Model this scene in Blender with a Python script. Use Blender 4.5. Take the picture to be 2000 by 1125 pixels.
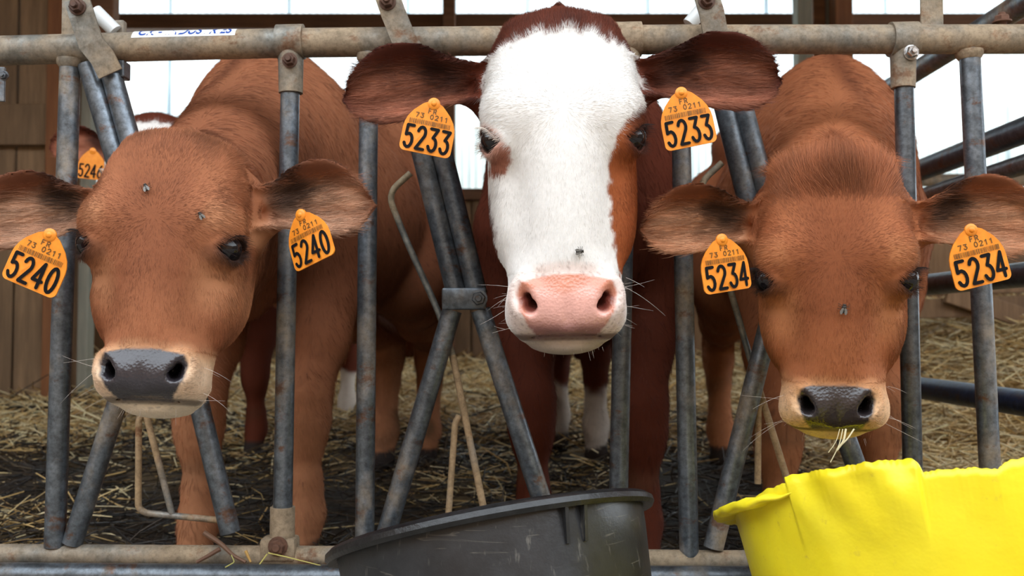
import bpy, bmesh, math, random
import numpy as np
from mathutils import Vector, Matrix

for _o in list(bpy.data.objects):
    bpy.data.objects.remove(_o)
scene = bpy.context.scene
COL = scene.collection
rng = np.random.default_rng(7)
random.seed(7)

# ------------------------------------------------------------------ camera, world, sun, exposure
FPX, CX, CY = 1944.0, 1000.0, 562.5
PITCH = math.atan((640.0 - CY) / FPX)
CAM = np.array([0.0, 0.0, 0.34])
cam_data = bpy.data.cameras.new('camera')
cam_data.sensor_width = 36.0
cam_data.lens = 36.0 * FPX / 2000.0
cam_data.clip_start = 0.02
cam_data.dof.use_dof = True
cam_data.dof.focus_distance = 1.02
cam_data.dof.aperture_fstop = 9.0
cam = bpy.data.objects.new('camera', cam_data)
COL.objects.link(cam)
cam.location = CAM
cam.rotation_euler = (math.pi / 2 + PITCH, 0, 0)
scene.camera = cam

world = bpy.data.worlds.new('world')
scene.world = world
world.use_nodes = True
_wn = world.node_tree.nodes
_bg = _wn['Background']
_bg.inputs['Color'].default_value = (0.86, 0.93, 1.0, 1)
_bg.inputs['Strength'].default_value = 3.4

sun_data = bpy.data.lights.new('sun', 'SUN')
sun_data.energy = 4.0
sun_data.angle = math.radians(3)
sun_data.color = (1.0, 0.95, 0.88)
sun = bpy.data.objects.new('sun', sun_data)
COL.objects.link(sun)
sun.rotation_euler = Vector((-0.25, -0.75, -0.55)).to_track_quat('-Z', 'Y').to_euler()

vs = scene.view_settings
vs.view_transform = 'Standard'
vs.look = 'None'
vs.gamma = 1.0
vs.use_curve_mapping = False
vs.exposure = 0.30
scene.cycles.max_bounces = 7
scene.cycles.diffuse_bounces = 3
scene.cycles.glossy_bounces = 3
scene.cycles.transmission_bounces = 4


# ------------------------------------------------------------------ helpers
def proj(P):
    """photo pixel of a world point"""
    d = np.asarray(P, float) - CAM
    cp, sp = math.cos(PITCH), math.sin(PITCH)
    f = d[1] * cp + d[2] * sp
    return CX + FPX * d[0] / f, CY - FPX * (-d[1] * sp + d[2] * cp) / f


def at(x, y, Y):
    """world point seen at photo pixel (x, y) on the plane Y"""
    u, v = (x - CX) / FPX, (CY - y) / FPX
    cp, sp = math.cos(PITCH), math.sin(PITCH)
    d = np.array([u, cp - v * sp, sp + v * cp])
    return CAM + d * (Y / d[1])


def lin(r, g, b):
    f = lambda c: c / 12.92 if c <= 0.04045 else ((c + 0.055) / 1.055) ** 2.4
    return np.array([f(r / 255.0), f(g / 255.0), f(b / 255.0)])


def unit(v):
    v = np.asarray(v, float)
    return v / np.linalg.norm(v)


def wloc(o):
    p = np.zeros(3)
    while o is not None:
        p = p + np.array(o.location)
        o = o.parent
    return p


def tag(o, label=None, cat=None, group=None, kind=None):
    if label: o['label'] = label
    if cat: o['category'] = cat
    if group: o['group'] = group
    if kind: o['kind'] = kind
    return o


def empty(name, loc):
    o = bpy.data.objects.new(name, None)
    COL.objects.link(o)
    o.location = loc
    o.empty_display_size = 0.05
    return o


def mesh_data(name, V, F, mat, smooth=True):
    V = np.asarray(V, np.float32)
    me = bpy.data.meshes.new(name)
    if isinstance(F, np.ndarray):
        k = F.shape[1]
        me.vertices.add(len(V)); me.vertices.foreach_set('co', V.ravel())
        me.loops.add(F.size); me.loops.foreach_set('vertex_index', F.astype(np.int32).ravel())
        me.polygons.add(len(F)); me.polygons.foreach_set('loop_start', np.arange(0, F.size, k, dtype=np.int32))
        me.update(calc_edges=True)
    else:
        me.from_pydata(V.tolist(), [], F)
    me.polygons.foreach_set('use_smooth', np.full(len(me.polygons), bool(smooth)))
    if mat is not None:
        me.materials.append(mat)
    me.update()
    return me


def obj(name, V, F, mat, parent=None, smooth=True, base=None):
    """one mesh object from world-space vertices; a child stores them relative to its parent"""
    V = np.asarray(V, float)
    if parent is not None:
        off = wloc(parent)
    elif base is not None:
        off = np.asarray(base, float)
    else:
        lo, hi = V.min(0), V.max(0)
        off = np.array([(lo[0] + hi[0]) / 2, (lo[1] + hi[1]) / 2, lo[2]])
    o = bpy.data.objects.new(name, mesh_data(name, V - off, F, mat, smooth))
    COL.objects.link(o)
    if parent is not None:
        o.parent = parent
    else:
        o.location = off
    return o


class MB:
    """collects shapes of ONE piece"""
    def __init__(self):
        self.V, self.F = [], []

    def add(self, V, F):
        n = len(self.V)
        self.V += [tuple(v) for v in V]
        self.F += [tuple(i + n for i in f) for f in F]
        return self

    def box(self, c, half, R=None, bevel=0.0):
        bm = bmesh.new()
        bmesh.ops.create_cube(bm, size=2.0)
        for v in bm.verts:
            v.co = Vector((v.co.x * half[0], v.co.y * half[1], v.co.z * half[2]))
        if bevel > 0:
            bmesh.ops.bevel(bm, geom=list(bm.edges), offset=bevel, segments=2, affect='EDGES', profile=0.5)
        bm.verts.index_update()
        V = np.array([v.co[:] for v in bm.verts])
        F = [[v.index for v in f.verts] for f in bm.faces]
        bm.free()
        if R is not None:
            V = V @ np.asarray(R).T
        return self.add(V + np.asarray(c), F)

    def tube(self, pts, r, seg=18, caps=True):
        P = np.asarray(pts, float)
        n = len(P)
        rad = np.full(n, r, float) if np.isscalar(r) else np.asarray(r, float)
        T = np.gradient(P, axis=0)
        T /= np.linalg.norm(T, axis=1)[:, None]
        up = np.array([0, 0, 1.0]) if abs(T[0][2]) < 0.9 else np.array([0, 1.0, 0])
        a = unit(np.cross(T[0], up))
        V, F = [], []
        for i in range(n):
            a = unit(a - T[i] * a.dot(T[i]))
            b = np.cross(T[i], a)
            th = np.arange(seg) * 2 * math.pi / seg
            V += list(P[i] + rad[i] * (np.cos(th)[:, None] * a + np.sin(th)[:, None] * b))
        for i in range(n - 1):
            for j in range(seg):
                k = (j + 1) % seg
                F.append((i * seg + j, i * seg + k, (i + 1) * seg + k, (i + 1) * seg + j))
        if caps:
            F.append(tuple(range(seg))[::-1])
            F.append(tuple((n - 1) * seg + j for j in range(seg)))
        return self.add(V, F)

    def prism(self, poly, R, c, t):
        """poly: 2-D outline in the plane spanned by R[:,0], R[:,1]; extruded +-t/2 along R[:,2]"""
        R = np.asarray(R, float); c = np.asarray(c, float)
        n = len(poly)
        V = [c + R[:, 0] * p[0] + R[:, 1] * p[1] + R[:, 2] * s * t / 2 for s in (-1, 1) for p in poly]
        F = [tuple(range(n))[::-1], tuple(range(n, 2 * n))]
        F += [(i, (i + 1) % n, n + (i + 1) % n, n + i) for i in range(n)]
        return self.add(V, F)

    def lathe(self, prof, c, R=None, seg=24):
        """prof: (radius, height) list about the local z axis"""
        R = np.eye(3) if R is None else np.asarray(R)
        V, F = [], []
        m = len(prof)
        for (r, h) in prof:
            for j in range(seg):
                th = 2 * math.pi * j / seg
                V.append(np.asarray(c) + R @ np.array([r * math.cos(th), r * math.sin(th), h]))
        for i in range(m - 1):
            for j in range(seg):
                k = (j + 1) % seg
                F.append((i * seg + j, i * seg + k, (i + 1) * seg + k, (i + 1) * seg + j))
        F.append(tuple(range(seg))[::-1])
        F.append(tuple((m - 1) * seg + j for j in range(seg)))
        return self.add(V, F)

    def build(self, name, mat, parent=None, smooth=True, base=None):
        o = obj(name, np.array(self.V), self.F, mat, parent, smooth, base)
        if smooth:
            me = o.data
            me.update()
            bm = bmesh.new(); bm.from_mesh(me)
            for e in bm.edges:
                if len(e.link_faces) == 2 and e.calc_face_angle(0) > 0.7:
                    e.smooth = False
            bm.to_mesh(me); bm.free()
        return o


def fillet(pts, r=0.012, n=6):
    """round the inner corners of a polyline"""
    P = [np.asarray(p, float) for p in pts]
    out = [P[0]]
    for i in range(1, len(P) - 1):
        a, b, c = P[i - 1], P[i], P[i + 1]
        da, dc = unit(a - b), unit(c - b)
        rr = min(r, 0.45 * np.linalg.norm(a - b), 0.45 * np.linalg.norm(c - b))
        p0, p2 = b + da * rr, b + dc * rr
        for t in np.linspace(0, 1, n):
            out.append((1 - t) ** 2 * p0 + 2 * t * (1 - t) * b + t * t * p2)
    out.append(P[-1])
    return np.array(out)


def frame_from(z, x_hint):
    z = unit(z); x = np.asarray(x_hint, float); x = unit(x - z * x.dot(z))
    return np.column_stack([x, np.cross(z, x), z])


# ------------------------------------------------------------------ materials
def new_mat(name):
    m = bpy.data.materials.new(name)
    m.use_nodes = True
    nt = m.node_tree
    b = nt.nodes['Principled BSDF']
    return m, nt, b


def N(nt, typ, **kw):
    n = nt.nodes.new(typ)
    for k, v in kw.items():
        if k in n.inputs.keys():
            n.inputs[k].default_value = v
        else:
            setattr(n, k, v)
    return n


def ramp(nt, fac, stops):
    r = nt.nodes.new('ShaderNodeValToRGB')
    el = r.color_ramp.elements
    while len(el) < len(stops):
        el.new(0.5)
    for e, (p, c) in zip(el, stops):
        e.position = p
        e.color = (*c, 1) if len(c) == 3 else c
    nt.links.new(fac, r.inputs['Fac'])
    return r.outputs['Color']


def mixc(nt, fac, a, b, mode='MIX'):
    m = nt.nodes.new('ShaderNodeMix')
    m.data_type = 'RGBA'; m.blend_type = mode
    for s, v in (('Factor', fac), ('A', a), ('B', b)):
        i = [q for q in m.inputs if q.name == s and (q.type == 'RGBA' or s == 'Factor' and q.type == 'VALUE')][0]
        if hasattr(v, 'links'):
            nt.links.new(v, i)
        elif s == 'Factor':
            i.default_value = v
        else:
            i.default_value = (*v, 1)
    return [q for q in m.outputs if q.type == 'RGBA'][0]


def noise(nt, scale, detail=4.0, rough=0.55, vec=None, dist=0.0, dims=None):
    tc = nt.nodes.new('ShaderNodeTexCoord')
    v = tc.outputs['Object']
    if vec is not None:
        mp = nt.nodes.new('ShaderNodeMapping')
        mp.inputs['Scale'].default_value = vec
        nt.links.new(v, mp.inputs['Vector'])
        v = mp.outputs['Vector']
    n = N(nt, 'ShaderNodeTexNoise', Scale=scale, Detail=detail, Roughness=rough, Distortion=dist)
    nt.links.new(v, n.inputs['Vector'])
    return n.outputs['Fac']


def bump(nt, b, h, strength=0.3, dist=0.002):
    bn = N(nt, 'ShaderNodeBump', Strength=strength, Distance=dist)
    nt.links.new(h, bn.inputs['Height'])
    nt.links.new(bn.outputs['Normal'], b.inputs['Normal'])


def steel(name, metal, dirt, rust, lo=0.42, hi=0.62, metallic=0.75, seed=0.0, rough=0.42):
    m, nt, b = new_mat(name)
    n1 = noise(nt, 9.0, 6, 0.62, vec=(1 + seed, 1.3, 0.8))
    n2 = noise(nt, 55.0, 5, 0.7)
    n3 = noise(nt, 22.0, 6, 0.7, vec=(1, 1, 1.4 + seed))
    dm = ramp(nt, n1, [(lo, (0, 0, 0)), (hi, (1, 1, 1))])
    sp = ramp(nt, n2, [(0.38, tuple(metal * 0.62)), (0.7, tuple(metal * 1.25))])
    dr = ramp(nt, n3, [(0.3, tuple(dirt * 0.62)), (0.6, tuple(dirt)), (0.8, tuple(np.minimum(dirt * 1.3, 1)))])
    c = mixc(nt, dm, sp, dr)
    rm = ramp(nt, n3, [(0.57, (0, 0, 0)), (0.66, (0.8, 0.8, 0.8))])
    c = mixc(nt, rm, c, tuple(rust))
    c = mixc(nt, 1.0, c, ramp(nt, noise(nt, 130.0, 4, 0.75), [(0.32, (0.62, 0.60, 0.57)), (0.55, (1.0, 1.0, 1.0)), (0.75, (1.18, 1.16, 1.12))]), 'MULTIPLY')
    nt.links.new(c, b.inputs['Base Color'])
    mm = N(nt, 'ShaderNodeMath', operation='MULTIPLY_ADD')
    nt.links.new(dm, mm.inputs[0]); mm.inputs[1].default_value = -metallic * 0.9; mm.inputs[2].default_value = metallic
    nt.links.new(mm.outputs[0], b.inputs['Metallic'])
    rr = N(nt, 'ShaderNodeMath', operation='MULTIPLY_ADD')
    nt.links.new(dm, rr.inputs[0]); rr.inputs[1].default_value = 0.4; rr.inputs[2].default_value = rough
    nt.links.new(rr.outputs[0], b.inputs['Roughness'])
    bump(nt, b, n2, 0.35, 0.001)
    return m


M = {}
M['rail'] = steel('dusty_galvanised', lin(128, 130, 126), lin(164, 144, 118), lin(118, 80, 52), 0.32, 0.56, 0.6)
M['post'] = steel('galvanised_tube', lin(118, 126, 134), lin(160, 140, 112), lin(110, 74, 48), 0.50, 0.70, 0.7, 0.3, 0.36)
M['arm'] = steel('worn_dark_tube', lin(104, 110, 116), lin(128, 112, 90), lin(96, 66, 44), 0.56, 0.76, 0.7, 0.6, 0.36)
M['rod'] = steel('dirty_rod', lin(140, 138, 132), lin(176, 148, 112), lin(120, 74, 42), 0.34, 0.5, 0.4, 0.2)
M['blue_tube'] = steel('dark_blue_tube', lin(72, 84, 98), lin(110, 104, 96), lin(90, 64, 44), 0.62, 0.82, 0.6, 0.1, 0.35)
M['rust'] = steel('rusty_bolt', lin(92, 66, 54), lin(110, 76, 58), lin(80, 48, 34), 0.35, 0.6, 0.3)
M['zinc'] = steel('shiny_zinc', lin(200, 200, 200), lin(180, 170, 150), lin(150, 130, 100), 0.7, 0.9, 0.9, 0, 0.25)


def wood(name, a, b_, grain=(14, 14, 1.2), rough=0.8):
    m, nt, b = new_mat(name)
    oi = nt.nodes.new('ShaderNodeObjectInfo')
    n1 = noise(nt, 3.0, 8, 0.65, vec=grain)
    n2 = noise(nt, 1.3, 3, 0.5)
    c = ramp(nt, n1, [(0.25, tuple(a)), (0.55, tuple((a + b_) / 2)), (0.8, tuple(b_))])
    st = ramp(nt, n2, [(0.35, (0.62, 0.6, 0.58)), (0.7, (1.1, 1.08, 1.05))])
    c = mixc(nt, 1.0, c, st, 'MULTIPLY')
    hs = N(nt, 'ShaderNodeMath', operation='MULTIPLY_ADD')
    nt.links.new(oi.outputs['Random'], hs.inputs[0]); hs.inputs[1].default_value = 0.55; hs.inputs[2].default_value = 0.72
    hv = nt.nodes.new('ShaderNodeHueSaturation')
    nt.links.new(c, hv.inputs['Color']); nt.links.new(hs.outputs[0], hv.inputs['Value'])
    nt.links.new(hv.outputs['Color'], b.inputs['Base Color'])
    b.inputs['Roughness'].default_value = rough
    bump(nt, b, n1, 0.4, 0.004)
    return m


M['plank'] = wood('barn_plank', lin(104, 78, 54), lin(164, 132, 98))
M['plank_grey'] = wood('weathered_plank', lin(102, 82, 60), lin(160, 130, 98))
M['beam'] = wood('beam_wood', lin(92, 62, 42), lin(140, 100, 70), grain=(1.2, 14, 14))
M['post_wood'] = wood('orange_post', lin(128, 78, 44), lin(176, 118, 72))
M['post_grey'] = wood('grey_post', lin(120, 122, 112), lin(160, 156, 140))


def plain(name, col, rough=0.6, metallic=0.0, spec=0.5, coat=0.0):
    m, nt, b = new_mat(name)
    b.inputs['Base Color'].default_value = (*col, 1)
    b.inputs['Roughness'].default_value = rough
    b.inputs['Metallic'].default_value = metallic
    b.inputs['Specular IOR Level'].default_value = spec
    b.inputs['Coat Weight'].default_value = coat
    return m


# translucent roof-light sheet: passes the daylight of outside
m, nt, b = new_mat('translucent_sheet')
out = nt.nodes['Material Output']
tr = nt.nodes.new('ShaderNodeBsdfTranslucent')
df = nt.nodes.new('ShaderNodeBsdfDiffuse')
ms = nt.nodes.new('ShaderNodeMixShader'); ms.inputs[0].default_value = 0.2
nn = noise(nt, 2.0, 6, 0.7, vec=(3, 1, 0.6))
cc = ramp(nt, nn, [(0.25, (0.70, 0.78, 0.84)), (0.55, (0.90, 0.95, 0.98))])
nt.links.new(cc, tr.inputs['Color']); nt.links.new(cc, df.inputs['Color'])
nt.links.new(tr.outputs[0], ms.inputs[1]); nt.links.new(df.outputs[0], ms.inputs[2])
nt.links.new(ms.outputs[0], out.inputs['Surface'])
M['sheet'] = m

# bedding
m, nt, b = new_mat('trodden_bedding')
geo = nt.nodes.new('ShaderNodeNewGeometry')
at_ = N(nt, 'ShaderNodeAttribute', attribute_name='straw')
n1 = noise(nt, 16, 8, 0.7)
n2 = noise(nt, 90, 4, 0.7, vec=(1, 3, 1))
dirt = ramp(nt, n1, [(0.3, tuple(lin(24, 20, 17))), (0.6, tuple(lin(48, 38, 30))), (0.8, tuple(lin(76, 60, 42)))])
strw = ramp(nt, n2, [(0.3, tuple(lin(126, 98, 62))), (0.6, tuple(lin(196, 164, 106))), (0.8, tuple(lin(222, 196, 140)))])
nt.links.new(mixc(nt, at_.outputs['Fac'], dirt, strw), b.inputs['Base Color'])
b.inputs['Roughness'].default_value = 0.7
bump(nt, b, n1, 0.8, 0.02)
M['bedding'] = m

m, nt, b = new_mat('straw_stalks')
at_ = N(nt, 'ShaderNodeAttribute', attribute_name='col')
nt.links.new(at_.outputs['Color'], b.inputs['Base Color'])
b.inputs['Roughness'].default_value = 0.45
M['straw'] = m

m, nt, b = new_mat('alley_concrete')
n1 = noise(nt, 6, 8, 0.65)
nt.links.new(ramp(nt, n1, [(0.3, tuple(lin(96, 90, 82))), (0.7, tuple(lin(150, 142, 130)))]), b.inputs['Base Color'])
b.inputs['Roughness'].default_value = 0.9
M['concrete'] = m


# ------------------------------------------------------------------ the setting
def ground_z(X, Y):
    X = np.asarray(X, float); Y = np.asarray(Y, float)
    z = np.interp(Y, [1.2, 1.7, 2.4, 5.4], [-0.065, -0.045, 0.01, 0.15])
    z = z + 0.012 * np.sin(X * 9 + 1.3 * np.sin(Y * 5)) * np.sin(Y * 8 + X * 3) + 0.008 * np.sin(X * 23 + Y * 17)
    w = np.clip((X - 0.85) / 1.0, 0, 1); w = w * w * (3 - 2 * w)
    q = np.clip((Y - 1.6) / 2.2, 0, 1); q = q * q * (3 - 2 * q)
    return z + 0.30 * w * q


gx, gy = np.linspace(-4.5, 5.0, 200), np.concatenate([np.linspace(1.30, 3.0, 110), np.linspace(3.05, 5.5, 60)])
GX, GY = np.meshgrid(gx, gy, indexing='ij')
V = np.stack([GX, GY, ground_z(GX, GY)], -1).reshape(-1, 3)
nx_, ny_ = GX.shape
I = (np.arange(nx_ - 1)[:, None] * ny_ + np.arange(ny_ - 1)[None]).ravel()
F = np.stack([I, I + ny_, I + ny_ + 1, I + 1], 1)
floor = obj('floor', V, F, M['bedding'], base=(0, 0, 0))
tag(floor, 'dark trodden manure and straw bedding floor of the calf pen', kind='structure')


def straw_mask(X, Y):
    s = np.clip((Y - 2.0) / 1.3, 0, 1) + np.clip((X - 0.55) * 2.2, 0, 1) * np.clip((Y - 1.35) * 2, 0, 1)
    s = s + 0.35 * np.sin(X * 6.1 + Y * 2.3) * np.sin(Y * 5.2 - X * 1.7)
    return np.clip(s, 0.03, 1)


a = floor.data.attributes.new('straw', 'FLOAT', 'POINT')
a.data.foreach_set('value', straw_mask(V[:, 0], V[:, 1]).astype(np.float32) * 0.9)

alley = MB().box((0, -1.4, -0.155), (6, 2.64, 0.03)).build('ground_alley', M['concrete'], smooth=False)
tag(alley, 'grey concrete feed alley in front of the barrier', kind='structure')
kerb = MB().box((0, 1.272, -0.10), (4.5, 0.034, 0.10), bevel=0.006).build('trim_1', M['concrete'], smooth=False)
tag(kerb, 'low concrete kerb under the feed barrier', kind='structure')
outside = MB().box((0, 20, -0.3), (40, 14.5, 0.05)).build('ground_yard', plain('yard', tuple(lin(150, 150, 120)), 0.9), smooth=False)
tag(outside, 'open yard ground behind the barn', kind='structure')

YW = 5.4          # back wall
wall_back = empty('wall_back', (0, YW, 0.1))
tag(wall_back, 'barn back wall of wooden planks below translucent corrugated sheets', kind='structure')
z_split = at(900, 384, YW)[2]
z_top = 2.26
pitch_s = 0.038


def sheet(x0, x1, z0, z1, yy):
    n = int((x1 - x0) / pitch_s * 8)
    xs = np.linspace(x0, x1, n)
    ys = yy + 0.007 * np.sin(xs / pitch_s * 2 * math.pi)
    V, F = [], []
    for x, y in zip(xs, ys):
        V += [(x, y, z0), (x, y, z1), (x, y + 0.002, z0), (x, y + 0.002, z1)]
    for i in range(n - 1):
        k = 4 * i
        F += [(k, k + 4, k + 5, k + 1), (k + 2, k + 3, k + 7, k + 6), (k + 1, k + 5, k + 7, k + 3), (k, k + 2, k + 6, k + 4)]
    return V, F


x = -3.2
i = 0
while x < 4.6:
    V, F = sheet(x, x + 0.68, z_split - 0.03, z_top, YW + (0.004 if i % 2 else 0.0))
    obj('corrugated_sheet', np.array(V), F, M['sheet'], wall_back)
    x += 0.655
    i += 1
x = -3.2
while x < 4.6:
    w = random.uniform(0.17, 0.21)
    MB().box((x + w / 2, YW - 0.035 + random.uniform(-0.006, 0.006), (z_split + 0.0) / 2), (w / 2 - 0.004, 0.014, (z_split - 0.0) / 2), bevel=0.003).build('plank', M['plank'], wall_back, smooth=False)
    x += w
MB().box((0.7, YW + 0.012, z_split / 2), (3.9, 0.012, z_split / 2)).build('light_stop_board', M['plank'], wall_back, smooth=False)  # added behind the planks to stop daylight leaking through their gaps
for yc, hh in ((44, 0.041),):
    zc = at(1000, yc, YW - 0.09)[2]
    MB().box((0.6, YW - 0.07, zc), (3.9, 0.05, hh), bevel=0.004).build('beam', M['beam'], wall_back, smooth=False)
MB().box((0.6, YW - 0.075, z_split), (3.9, 0.03, 0.03), bevel=0.003).build('beam', M['beam'], wall_back, smooth=False)


def wpost(px0, px1, Y, mat, z1=2.25, parent=wall_back, name='post', z0=0.0, dy=0.05):
    a_, b_ = at(px0, 640, Y)[0], at(px1, 640, Y)[0]
    return MB().box(((a_ + b_) / 2, Y, (z0 + z1) / 2), ((b_ - a_) / 2, dy, (z1 - z0) / 2), bevel=0.004).build(name, mat, parent, smooth=False)


wpost(864, 888, YW - 0.16, M['beam'])
wpost(1560, 1588, 5.0, M['post_grey'])
wpost(1590, 1614, 5.1, M['beam'])
wpost(1615, 1632, 5.12, M['post_grey'])
wpost(1633, 1668, 5.0, M['post_wood'])

# left wooden cladding, nearer than the back wall
YL = 3.6
wall_left = empty('wall_left', (-2.2, YL, 0.05))
tag(wall_left, 'weathered vertical plank wall at the left of the pen', kind='structure')
px = -1000
while px < 93:
    w = random.choice([46, 52, 58])
    a_, b_ = at(px, 640, YL)[0], at(px + w, 640, YL)[0]
    MB().box(((a_ + b_) / 2, YL + random.uniform(-.006, .006), 1.13), ((b_ - a_) / 2 - 0.003, 0.013, 1.10), bevel=0.003).build('plank', M['plank_grey'], wall_left, smooth=False)
    px += w
wpost(94, 126, YL - 0.05, M['post_wood'], parent=wall_left)
wpost(127, 156, YL + 0.03, M['plank'], parent=wall_left, name='plank', dy=0.013)
wpost(157, 178, YL + 0.02, M['post_grey'], parent=wall_left, dy=0.03, z1=1.45)
wpost(150, 218, YL + 0.06, M['beam'], parent=wall_left, dy=0.03, z0=1.30)
zb0, zb1 = at(0, 285, YL - .03)[2], at(0, 205, YL - .03)[2]
MB().box((-2.65, YL - 0.033, (zb0 + zb1) / 2), (0.99, 0.02, (zb1 - zb0) / 2), bevel=0.004).build('rail_board', M['plank_grey'], wall_left, smooth=False)

# right: loose boards behind the straw
wall_right = empty('wall_right', (2.4, 4.5, 0.2))
tag(wall_right, 'low boards of the far pen side behind the straw', kind='structure')
for k, (p0, p1, h) in enumerate([((1780, 560), (2150, 548), 0.034), ((1780, 604), (2150, 590), 0.034), ((1850, 572), (2150, 672), 0.034)]):
    a_, b_ = at(*p0, 3.5 - 0.04 * k), at(*p1, 3.5 - 0.04 * k)
    d = unit(b_ - a_)
    R = frame_from(np.cross(d, [0, 1, 0]), d)
    MB().box((a_ + b_) / 2, (np.linalg.norm(b_ - a_) / 2, 0.014, h), R, bevel=0.004).build('board', M['plank'], wall_right, smooth=False)

ceil = MB().box((0.3, 3.12, 2.29), (5.2, 2.32, 0.04)).build('ceiling', M['plank'], smooth=False)
tag(ceil, 'dark wooden barn roof over the pen', kind='structure')
# unseen wall behind the camera, added to cut sky light and eye reflections
wf = MB().box((0, -3.7, 1.25), (7.0, 0.05, 1.4)).build('wall_sky_block', M['plank_grey'], smooth=False)
tag(wf, 'unseen wooden wall added behind the camera to block sky light', kind='structure')
for s_, nm in ((-5.2, 'wall_sky_block_left'), (5.6, 'wall_sky_block_right')):  # unseen side walls, added to keep low sky light off eyes and tubes
    w_ = MB().box((s_, -1.3, 1.35), (0.05, 2.4, 1.5)).build(nm, M['plank_grey'], smooth=False)
    tag(w_, 'unseen wooden wall added to block sky light from the side', kind='structure')
# side walls of the barn, out of view
for s, nm in ((-4.6, 'wall_side_left'),):
    w_ = MB().box((s, 3.3, 1.1), (0.03, 2.2, 1.1)).build(nm, M['plank'], smooth=False)
    tag(w_, 'wooden side wall of the barn', kind='structure')
# ------------------------------------------------------------------ feed barrier
YB = 1.264
barrier = empty('headlock_barrier', (0, YB, 0.0))
tag(barrier, 'galvanised tubular headlock feed barrier the calves look through', 'barrier')
mm_px = YB / FPX


def q(x, y, dy=0.0):
    return at(x, y, YB + dy)


def tube(name, pts, r, mat, parent=barrier, seg=20, fil=0.0):
    P = fillet(pts, fil) if fil else np.array(pts)
    return MB().tube(P, r, seg).build(name, mat, parent)


def bolt(parent, c, r=0.0085, h=0.008, mat=None, name='bolt', direction=(0, -1, 0)):
    R = frame_from(direction, (0.3, 0, 1) if abs(direction[2]) < 0.9 else (1, 0, 0))
    mb = MB().lathe([(r * 1.25, 0), (r * 1.25, h * 0.2), (r * 1.0, h * 0.22)], c, R, 20)
    mb.lathe([(r, h * 0.2), (r, h * 0.85), (r * 0.86, h)], c, R, 6)
    mb.lathe([(r * 0.5, h), (r * 0.5, h * 1.35), (r * 0.4, h * 1.45)], c, R, 12)
    return mb.build(name, mat or M['rust'], parent)


rail_pts = [q(-260, 105), q(0, 99), q(300, 90.5), q(560, 84), q(900, 80.5), q(1330, 77), q(1700, 77), q(2300, 76)]
top_rail = tube('top_rail', rail_pts, 0.0187, M['rail'], seg=32)
bottom_rail = tube('bottom_rail', [q(-260, 1082), q(700, 1088), q(1400, 1096), q(2300, 1096)], 0.0135, M['rail'], seg=24)
tube('kerb_rail', [q(-260, 1121, -.03), q(800, 1128, -.03), q(2300, 1132, -.03)], 0.0150, M['arm'], seg=24)


def post(p0, p1, r=0.0126, mat='post', weld=True):
    o = tube('post', [q(*p0), q(*p1)], r, M[mat])
    if weld:
        c = q(*p0)
        MB().lathe([(r * 1.35, -0.003), (r * 1.30, 0.003), (r * 1.03, 0.008)], q(p0[0], p0[1] + 16), frame_from(q(*p1) - q(*p0), (1, 0, 0))).build('weld', M['rail'], o)
    return o


post((138, 105), (107, 1068), 0.0130)
post((721, 95), (712, 1075), 0.0122)
post((1327, 90), (1346, 1085), 0.0122)
post((1893, 88), (1942, 1090), 0.0130)


def clamp_post(xt, xb, ytop, ybot, bolt_xy, bolt_mat, low=True, ys=182):
    tube('post', [q(xt, 100), q(xb, ybot)], 0.0121, M['arm'] if xt > 700 else M['post'])
    # saddle wrapped round the rail with a sleeve down the post
    cl = MB()
    yrail = ytop
    c = q(xt, yrail)
    a_, b_ = q(xt - 26, yrail + 0.5), q(xt + 26, yrail - 0.5)
    cl.tube([a_, b_], 0.0222, 28)
    cl.tube([q(xt - 1, yrail + 10), q(xt, yrail + 40), q(xt, ys)], [0.0175, 0.0160, 0.0152], 22)
    o = cl.build('clamp', M['rail'], barrier)
    bolt(o, q(*bolt_xy, -0.0165), 0.0078, 0.009, bolt_mat)
    if low:
        s_ = MB().tube([q(xb + (xt - xb) * 0.06, 990), q(xb, ybot + 12)], 0.0155, 22)
        s_.box(q(xb - 4, ybot + 4), (0.022, 0.016, 0.014), bevel=0.004)
        so = s_.build('foot_sleeve', M['rail'], barrier)
        bolt(so, q(xb - 8, ybot + 1, -0.016), 0.0098, 0.010)
    return o


clamp_post(568, 551, 82, 1066, (566, 118), M['rust'])
clamp_post(1226, 1206, 77, 1070, (1226, 112), M['rust'], low=False)
clamp_post(1764, 1786, 77, 1070, (1779, 103), M['zinc'], low=False, ys=172)

# uprights welded on top of the rail
for (x0, x1, yb) in ((122, 152, 72), (1797, 1838, 52)):
    c0, c1 = q(x0, yb + 8), q(x1, yb + 8)
    mb = MB().box(((c0[0] + c1[0]) / 2, YB - 0.002, c0[2] + 0.10), ((c1[0] - c0[0]) / 2, 0.002, 0.10), bevel=0.0008)
    mb.box((c1[0] if x0 > 1000 else c0[0] + 0.004, YB + 0.011, c0[2] + 0.10), (0.0022, 0.014, 0.10), bevel=0.0008)
    mb.build('angle_upright', M['rail'], barrier, smooth=False)


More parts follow.
